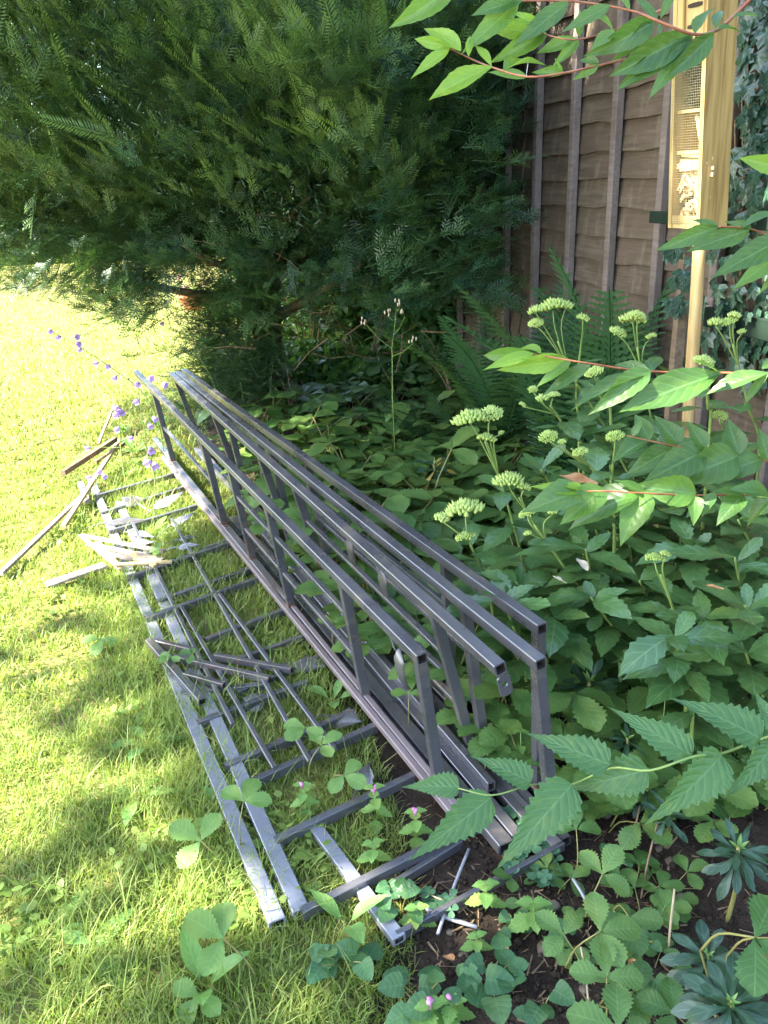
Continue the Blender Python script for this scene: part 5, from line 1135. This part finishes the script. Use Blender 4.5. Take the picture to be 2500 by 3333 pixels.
for i in range(2600):                             # crumbs of soil, too many to count
    P = atz(1250+gg.random()*1200, 2650+gg.random()*683, 0) if i < 2100 else atz(900+gg.random()*800, 1050+gg.random()*330, 0)
    if P[0] < edge_x(P[1])+.02: continue
    r = .002+.009*gg.random()**2.5; c = np.array([P[0], P[1], bed_z(P[0], P[1])+r*.3]); vs = [c+np.array(d)*r*(.6+.7*gg.random()) for d in ((1, 0, 0), (-1, 0, 0), (0, 1, 0), (0, -1, 0), (0, 0, 1), (0, 0, -1))]
    V += vs; F += [tuple(off+k for k in f) for f in ((0, 2, 4), (2, 1, 4), (1, 3, 4), (3, 0, 4), (2, 0, 5), (1, 2, 5), (3, 1, 5), (0, 3, 5))]; off += 6
tag(tri_obj('soil_crumbs', np.array(V), np.array(F), M['soil']), 'dark soil crumbs scattered over the bed', 'soil crumbs', kind='stuff')
V, F, off = [], [], 0
for i in range(420):                             # straw and bark bits in the soil
    P = atz(1250+gg.random()*1250, 2500+gg.random()*833, 0)
    if P[0] < edge_x(P[1])+.02: continue
    a = gg.random()*6.283; l = .006+.022*gg.random()**2; d = np.array([math.cos(a), math.sin(a), .25*gg.normal()])*l; s_ = np.array([-math.sin(a), math.cos(a), .3])*(.0008+.0022*gg.random()**2); c = np.array([P[0], P[1], bed_z(P[0], P[1])+.005])
    V += [c-d-s_, c-d+s_, c+d+s_*.6, c+d-s_*.6]; F += [(off, off+1, off+2), (off, off+2, off+3)]; off += 4
tag(tri_obj('soil_litter', np.array(V), np.array(F), M['twig']), 'bits of straw and bark littering the bare soil', 'litter', kind='stuff')
DD = [one_leaf('dead_leaf', i, [M['dead_leaf']], .05, .024, ELLIP, 8, 0, .5, -.3, .12) for i in range(3)]
DP = [one_leaf('dead_leaf', i, [M['pale_dead_leaf']], .05, .03, ELLIP, 8, 0, .4, -.2, .12) for i in range(2)]
def dead(label, u, v, h, sc, me, dy=None):
    P = atz(u, v, h) if dy is None else aty(u, v, dy); g = random.Random(int(u*v)); ob = put(me, None, P, (g.uniform(-1, 1), g.uniform(-1, 1), g.uniform(-.2, .2)), (g.uniform(-.4, .4), g.uniform(-.5, .2), 1), sc, 'dead_leaf'); tag(ob, label, 'dead leaf', 'fallen leaves')
for x, y, sc, lab in ((260, 1205, .9, 'rust brown fallen leaf left of the violets'), (480, 1135, .9, 'brown fallen leaf above the violets'), (215, 1300, .8, 'brown curled leaf in the bottom grass edge'), (480, 1290, .6, 'little brown leaf among the violet leaves'), (1050, 1225, .6, 'brown leaf beside the bottom strawberry plants')):
    dead(lab, *z6(x, y), .015, sc, DD[0])
dead('brown shrivelled leaf caught on the lowest red branch', *z4(925, 630), 0, 1.3, DD[1], 1.33)
dead('pale brown dead leaf hanging among the sedums', *z4(835, 950), 0, 1.0, DP[0], 1.7)
dead('small tan dead leaf below the hanging one', *z4(790, 1060), 0, .7, DP[1], 1.65)
dead('curled brown dead leaf on a dry stalk at the right', *z4(1380, 1065), 0, .8, DD[2], 1.45)
gq = random.Random(12)
for i in range(46):
    u, v = gq.uniform(1000, 1560), gq.uniform(1010, 1330); dead('dry fallen leaf in the dark litter under the yew', u, v, .01, gq.uniform(.5, 1.3), gq.choice(DD+DP))
def twig(label, pts, r, mat, group='dead twigs'): return wire(label, pts, r, mat, 'dead_twig', 'twig', group)
twig('pale straight dead stalk standing in the soil near the right corner', [(*z6(1228, 1180), .01), (*z6(1240, 1050), .06), (*z6(1255, 920), .10)], .0022, M['pale_twig'])
twig('forked dead stalk with thin roots below the spurge', [(*z6(1110, 960), .01), (*z6(1140, 800), .03), (*z6(1180, 640), .08)], .002, M['twig'])
twig('thin bent stalk below the small spurge', [(*z6(1000, 710), .02), (*z6(1080, 650), .05), (*z6(1105, 560), .08)], .002, M['twig'])
twig('thin dead runner hanging from the bottom strawberry plant', [(*z6(885, 1440), .005), (*z6(870, 1280), .03), (*z6(850, 1170), .06)], .0018, M['pale_twig'])
twig('reddish runner arching at the bottom right', [(*z6(1210, 1420), .05), (*z6(1250, 1330), .09), (*z6(1370, 1275), .12)], .0022, M['red_stem'])
twig('dry runner looping over the soil behind the thin front bar', [(*z6(180, 935), .02), (*z6(260, 970), .03), (*z6(345, 975), .01)], .0018, M['pale_twig'])
twig('thin pale stick leaning on the corner post', [(*z6(690, 470), .03), (*z6(700, 330), .12), (*z6(690, 200), .2)], .003, M['pale_twig'])
twig('orange-white broken twig in the dark under the yew', [(1418, 1008, .02), (1475, 1045, .06), (1520, 1085, .02)], .005, M['pale_twig'])

# ================================================================== FERNS, IVY AND SHADE PLANTS BY THE FENCE
def frond_mesh(seed, L=1.0, W_=.34, npin=30, droop=.28):
    g = np.random.default_rng(seed); mb = MB()
    C = lambda t: np.array([0, L*t*(1-.08*t), L*(.30*t-droop*2.0*t*t)])
    pipe(mb, [C(t) for t in np.linspace(0, 1, 8)], [.006, .0015], 4, cap=False)
    for i in range(npin):
        t = .12+.87*i/npin; pl = W_*.5*math.sin(math.pi*min(1, .16+t*.82))**.8*(1-.12*g.random()); c = C(t)
        for sg in (-1, 1):
            d = unit(np.array([sg, .38, -.12+.06*g.normal()])); n_ = 12; q = np.cross(d, (0, 0, 1)); q = unit(q)
            vs, fs = [], []
            for k in range(n_+1):
                f = k/n_; wd = L*.0125*(1-f*.8)*(1.2 if k % 2 == 0 else .35); p = c+d*pl*f+np.array([0, 0, -.10*pl*f*f]); vs += [p+q*wd, p-q*wd]
            for k in range(n_): fs.append((2*k, 2*k+1, 2*k+3, 2*k+2))
            mb.add(vs, fs)
    return mb.mesh('frond', M['fern'])
FR = [frond_mesh(i, 1.0, .34+.04*i, 30, .16+.07*i) for i in range(3)]
def fern(label, u, v, y, n, L, lean=(0, 0), up=1.0, seed=1):
    P = aty(u, v, y); z = ground_z(P[0], P[1]); P[2] = z; g = random.Random(seed); t = thing('fern', P, label, 'fern', 'ferns along the fence')
    for i in range(n):
        a = 2*math.pi*i/n+g.uniform(-.3, .3); d = np.array([math.cos(a)+lean[0], math.sin(a)*.8+lean[1], up*g.uniform(.9, 1.7)]); put(FR[i % 3], t, (.02*math.cos(a), .02*math.sin(a), .02), d, (0, 0, 1), L*g.uniform(.75, 1.1), 'frond')
fern('tall fern standing against the fence left of the insect house', 1870, 1100, 3.35, 10, 1.12, (-.1, -.1), 2.4, 2)
fern('fern with arching fronds in the dark gap beside the yew', 1640, 1100, 3.9, 10, .95, (-.1, -.15), 1.6, 3)
fern('small fern behind the insect house pole', 2190, 1120, 2.75, 7, .62, (-.3, -.1), 1.2, 4)
fern('low fern spreading in the shade behind the strawberries', 1520, 1180, 3.9, 10, .62, (-.2, -.3), .7, 5)
fern('fern with upright browning fronds before the third batten', 2000, 1120, 3.05, 6, 1.2, (.1, 0), 4.0, 6)
fern('dark fern at the fence foot beside the pole', 2080, 1150, 2.9, 8, .6, (-.2, -.2), .9, 7)
def ivy_leaf(seed):
    g = np.random.default_rng(seed); mb = MB(); out = [(0, 0), (.26, -.06), (.50, .10), (.36, .30), (.46, .62), (.20, .58), (.0, 1.0)]
    ring = [(x, y) for x, y in out]+[(-x, y) for x, y in out[-2:0:-1]]
    vs = [(0, .25, .03)]+[(x, y, -.08*abs(x)-.12*y*y+.03*g.normal()) for x, y in ring]; n = len(ring)
    uv = [(.5, .25)]+[(.5+x, max(0, y)) for x, y in ring]
    mb.add(np.array(vs)*.055, [(0, 1+(k+1) % n, 1+k)[::-1] for k in range(n)], uv); return mb.mesh('leaf', [M['ivy']])
IV = [ivy_leaf(i) for i in range(4)]
iv = thing('ivy', fen(-1.0, 0, .03), 'dark green ivy with pale veined leaves climbing the fence at the right edge', 'ivy'); o = np.array(iv.location); gi = random.Random(15); cnt = 0
while cnt < 290:
    v = gi.uniform(-60, 1240); lo = 2395+25*math.sin(v*.02) if v < 640 else 2330-.1*(v-640) if v < 1000 else 2290
    u = gi.uniform(lo, 2560)
    if u < 2370 and v < 560: continue
    P = fence_pt(u, v, gi.uniform(.05, .17)); dn = FN*.25+np.array([0, 0, -1.])+FD*gi.uniform(-.7, .7); put(gi.choice(IV), iv, P-o, dn, unit(FN+np.array([0, 0, .55])+FD*gi.uniform(-.5, .5)), gi.uniform(.7, 1.35), 'leaf'); cnt += 1
for k in range(7):
    u0 = 2400+k*22; P = [fence_pt(u0+gi.uniform(-15, 15), v, .05)-o for v in (1230, 900, 600, 300, 0)]; mb = MB(); pipe(mb, smooth_path(P, 4), [.005, .002], 5); mb.build('stem', M['twig'], iv, True)
iv2 = thing('ivy', aty(2225, 1130, 2.6)*np.array([1, 1, 0]), 'small ivy trail on the stake behind the insect house pole', 'ivy'); o = np.array(iv2.location)
for i in range(34):
    P = aty(gi.uniform(2160, 2250), gi.uniform(790, 1010), 2.55); put(gi.choice(IV), iv2, P-o, (gi.uniform(-.6, .6), -.2, -1), (gi.uniform(-.3, .3), -1, .5), gi.uniform(.5, .9), 'leaf')
mb = MB(); pipe(mb, [(0, .02, 0), (-.01, .01, .4), (0, .01, .8)], [.004, .002], 5); mb.build('stem', M['twig'], iv2, True)

# ---- under-shrub behind the yew, weeds with seed heads, leaf litter plants
US = [one_leaf('leaf', i, [M['undershrub'], M['stem']], .10, .045, ELLIP, 8, .05, .2, .25, .04, .01) for i in range(3)]
def undershrub(label, u, v, y, n, hgt, seed, sc=1.0, lo=.25):
    P = aty(u, v, y); P[2] = 0; g = random.Random(seed); t = thing('undergrowth_shrub', P, label, 'shrub', 'undergrowth shrubs')
    for k in range(n):
        a = g.uniform(0, 6.28); top = np.array([math.cos(a)*.35*hgt, math.sin(a)*.3*hgt, hgt*g.uniform(.7, 1.1)]); mb = MB(); pts = smooth_path([(0, 0, 0), tuple(top*.5+np.array([0, 0, .06])), tuple(top)], 4); pipe(mb, pts, [.006, .002], 5); mb.build('stem', M['twig'], t, True)
        for q in range(9):
            p = pts[min(len(pts)-1, int((lo+(1-lo)*q/8)*(len(pts)-1)))]; a2 = g.uniform(0, 6.28); put(g.choice(US), t, p, (math.cos(a2), math.sin(a2), g.uniform(-.6, .3)), (0, 0, 1), sc*g.uniform(.6, 1.1), 'leaf')
undershrub('leafy shrub with light green leaves behind the yew trunk', 1010, 1130, 6.0, 8, .95, 1, 1.0)
undershrub('thin shrub in the shade right of the yew trunk', 1180, 1120, 5.6, 7, .75, 2)
undershrub('sparse shrub with bare stems before the far fence', 1330, 1090, 5.4, 6, .8, 3, .9)
undershrub('glossy leafed seedling at the foot of the yew trunk', 950, 1240, 4.5, 3, .42, 4, .6, .1)
undershrub('green shrub beyond the yew beside the flower bowl', 760, 1050, 6.6, 9, .7, 5, 1.1)
g9 = np.random.default_rng(90)
def bush(label, u, v, y, rx, ry, rz, n, seed, mat='undershrub'):
    P = aty(u, v, y); P[2] = 0; g = np.random.default_rng(seed); t = thing('evergreen_bush', P, label, 'bush', 'dark bushes behind the yew')
    d = g.normal(size=(n, 3)); d /= np.linalg.norm(d, axis=1)[:, None]; p = d*(.55+.45*g.random((n, 1)))*np.array([rx, ry, rz])+np.array([0, 0, rz*.95]); p = p[p[:, 2] > .02]
    V, F = leaf_quads(p, g, .03, .06, .022); tri_obj('foliage', V, F, M['hedge_leaf'], t, np.repeat(.6*g.random(len(p)), 4))
    for k in range(5):
        a = k*1.3; mb = MB(); pipe(mb, [(0, 0, -.05), (math.cos(a)*rx*.3, math.sin(a)*ry*.3, rz), (math.cos(a)*rx*.6, math.sin(a)*ry*.6, rz*1.6)], [.02, .012, .005], 6); mb.build('stem', M['twig'], t, True)
bush('dark evergreen bush filling the gap right of the yew trunk', 1200, 1000, 6.6, .75, .5, .75, 9000, 1)
bush('dark evergreen bush in front of the far fence', 1450, 1000, 5.5, .42, .5, .68, 7000, 2)
bush('dark bush behind the yew trunk', 1010, 960, 7.6, .7, .5, .62, 8000, 3)
bush('low dark undergrowth on the ground right of the yew trunk', 985, 1165, 5.7, .55, .4, .16, 5000, 4)
bush('low dark undergrowth before the far fence', 1250, 1100, 5.6, .6, .4, .14, 5000, 5)
undershrub('dark low shrub at the fence foot behind the ferns', 1500, 1130, 4.6, 6, .5, 6, .9)
LP = [one_leaf('leaf', i, [M['straw']], .07, .05, OVATE, 8, .12, .2, .3, .05, .02) for i in range(2)]
for i in range(36):
    u, v = gq.uniform(940, 1640), gq.uniform(1150, 1330); P = atz(u, v, 0.0); t = thing('shade_seedling', (P[0], P[1], ground_z(P[0], P[1])), 'dull green seedling in the dark litter below the yew', 'seedling', 'seedlings below the yew')
    for k in range(4): a = k*1.6+gq.uniform(0, 1); put(gq.choice(LP), t, (0, 0, .01), (math.cos(a), math.sin(a), gq.uniform(.3, 1.0)), (0, 0, 1), gq.uniform(.6, 1.1), 'leaf')
wd = aty(1280, 1300, 3.6); wd[2] = 0; wt = thing('seeding_weed', wd, 'tall thin weed with tiny beige seed heads before the dark yew shade', 'weed'); o = np.array(wt.location)
mb = MB(); main = [aty(u, v, 3.6)-o for u, v in ((1277, 1290), (1277, 1200), (1276, 1130), (1285, 1060), (1290, 1000))]; pipe(mb, [(0, 0, -.02)]+main, [.0026, .001], 5); mb.build('stem', M['stem'], wt, True)
for (a, b) in (((1276, 1135), (1190, 1055)), ((1282, 1090), (1318, 1030)), ((1290, 1040), (1262, 1028)), ((1277, 1160), (1345, 1118)), ((1290, 1010), (1300, 997))):
    mb = MB(); A, B = aty(*a, 3.6)-o, aty(*b, 3.58)-o; pipe(mb, [A, (A+B)/2+np.array([0, 0, -.01]), B], [.0018, .001], 4); br = mb.build('side_stem', M['stem'], wt)
    for k in range(4):
        p = B+np.array([gq.uniform(-.02, .02), gq.uniform(-.01, .01), gq.uniform(-.006, .02)]); mb = MB(); pipe(mb, [p, p+np.array([0, 0, .008]), p+np.array([0, 0, .016])], [.0015, .004, .002], 6); mb.build('seed_head', M['seed'], br, True)
for k in range(9):
    put(gq.choice(LP), wt, main[0]*(.2+.09*k), (gq.uniform(-1, 1), -.5, gq.uniform(-.3, .4)), (0, 0, 1), gq.uniform(.35, .8), 'leaf')

# ================================================================== BELLFLOWERS
def bell_mesh():
    mb = MB(); n = 10; prof = [(.0015, 0), (.008, .003), (.012, .010), (.013, .018), (.017, .026)]; vs, fs = [], []
    for i, (r_, y_) in enumerate(prof):
        for j in range(n):
            k = 1.22 if (i == len(prof)-1 and j % 2 == 0) else 1; a = 2*math.pi*j/n; vs.append((r_*k*math.cos(a), y_+(.005 if (i == len(prof)-1 and j % 2 == 0) else 0), r_*k*math.sin(a)))
    fs = [(i*n+j, i*n+(j+1) % n, (i+1)*n+(j+1) % n, (i+1)*n+j) for i in range(len(prof)-1) for j in range(n)]; mb.add(vs, fs+[tuple(range(n))]); return mb.mesh('bell_flower', M['purple'], True)
BELL = bell_mesh(); CBL = [one_leaf('leaf', 1, [M['dock']], .07, .012, LANCE, 6, 0, .2, .3, .02), one_leaf('leaf', 2, [M['dock']], .05, .014, LANCE, 6, 0, .2, .2, .02)]
def bellflower(label, stem, y, bells, nleaf=8, group='purple bellflowers', sc=1.0):
    P = [aty(u, v, y) for u, v in stem]; b = P[0].copy(); b[2] = ground_z(b[0], b[1])-.01; t = thing('bellflower', b, label, 'bellflower', group); P = [p-b for p in P]; g = random.Random(int(stem[0][0]))
    pts = smooth_path([np.zeros(3)]+P, 4); mb = MB(); pipe(mb, pts, [.003, .0016], 5); mb.build('stem', M['stem'], t, True)
    for u, v in bells:
        H = aty(u, v, y-.01)-b; k = min(range(len(pts)), key=lambda i: np.linalg.norm(pts[i]-H)); d = unit(H-pts[k]+np.array([0, -.01, -.01]))
        fl = put(BELL, t, H-d*.012*sc, d+np.array([0, -.4, -.3]), (0, 0, 1), sc*.72, 'bell_flower')
        mb = MB(); pipe(mb, [pts[k], H-d*.012*sc], [.001, .0009], 4); mb.build('stalk', M['stem'], t)
    for i in range(nleaf):
        p = pts[int((.1+.8*i/nleaf)*(len(pts)-1))]; a = i*2.4; put(g.choice(CBL), t, p, (math.cos(a), math.sin(a), .3), (0, 0, 1), g.uniform(.7, 1.2), 'leaf')
z1 = lambda x, y: (200+x/2.37, 1150+y/2.37); zl = lambda x, y: (x/2.212, 700+y/2.212)
bellflower('long bellflower stem leaning far left over the sunny lawn', [(520, 1400), (470, 1285), (362, 1197), (253, 1125), (158, 1072)], 4.1, [zl(365, 832), zl(418, 880), zl(555, 870), zl(568, 920), zl(780, 1085), zl(575, 965), zl(690, 1065), zl(825, 1170)], 12, sc=1.15)
bellflower('bellflower stem leaning left below the yew skirt', [(700, 1260), (600, 1090), (530, 975), (455, 900)], 4.4, [zl(1030, 525), zl(1000, 465), zl(1168, 780), zl(905, 465)], 12)
bellflower('bellflower cluster beside the thin upright lath', [(395, 1480), (390, 1400), (385, 1340), (380, 1320)], 3.75, [z1(430, 420), z1(470, 450), z1(420, 470), z1(430, 580), z1(200, 725), z1(455, 440)], 8, sc=1.2)
bellflower('bellflowers rising between the leftmost frame and the laths', [(480, 1480), (470, 1400), (455, 1310), (450, 1250)], 3.9, [z1(580, 365), z1(590, 230), z1(690, 185), z1(800, 235), z1(725, 500), z1(690, 555), z1(530, 650)], 10, sc=1.25)
bellflower('bellflower with one big hanging bell near the lilac rail end', [(500, 1540), (495, 1510), (490, 1480), (488, 1440)], 3.7, [z1(695, 745), z1(660, 840), z1(725, 860)], 5, sc=1.5)
bellflower('two pinkish flowers beside the pale lath', [(300, 1640), (305, 1600), (310, 1570), (320, 1545)], 3.5, [z1(212, 955), z1(335, 942), z1(295, 905)], 4, sc=1.0)
g = random.Random(44)
for k in range(7):                               # flowers in the terracotta bowl
    a = g.uniform(0, 6.28); r_ = g.uniform(.02, .10); p = np.array([math.cos(a)*r_, math.sin(a)*r_, z0+.11]); top = p+np.array([math.cos(a)*.08, math.sin(a)*.08, g.uniform(.06, .16)])
    mb = MB(); pipe(mb, [p, (p+top)/2, top], [.002, .0015], 4); st_ = mb.build('flower_stem', M['stem'], pt)
    put(PINKF, st_, top, (0, -.4, 1), (0, 1, 0), 2.6, 'flower')
    for q in range(3): put(g.choice(US), pt, p, (g.uniform(-1, 1), g.uniform(-1, 1), 1.2), (0, 0, 1), g.uniform(.7, 1.2), 'leaf')
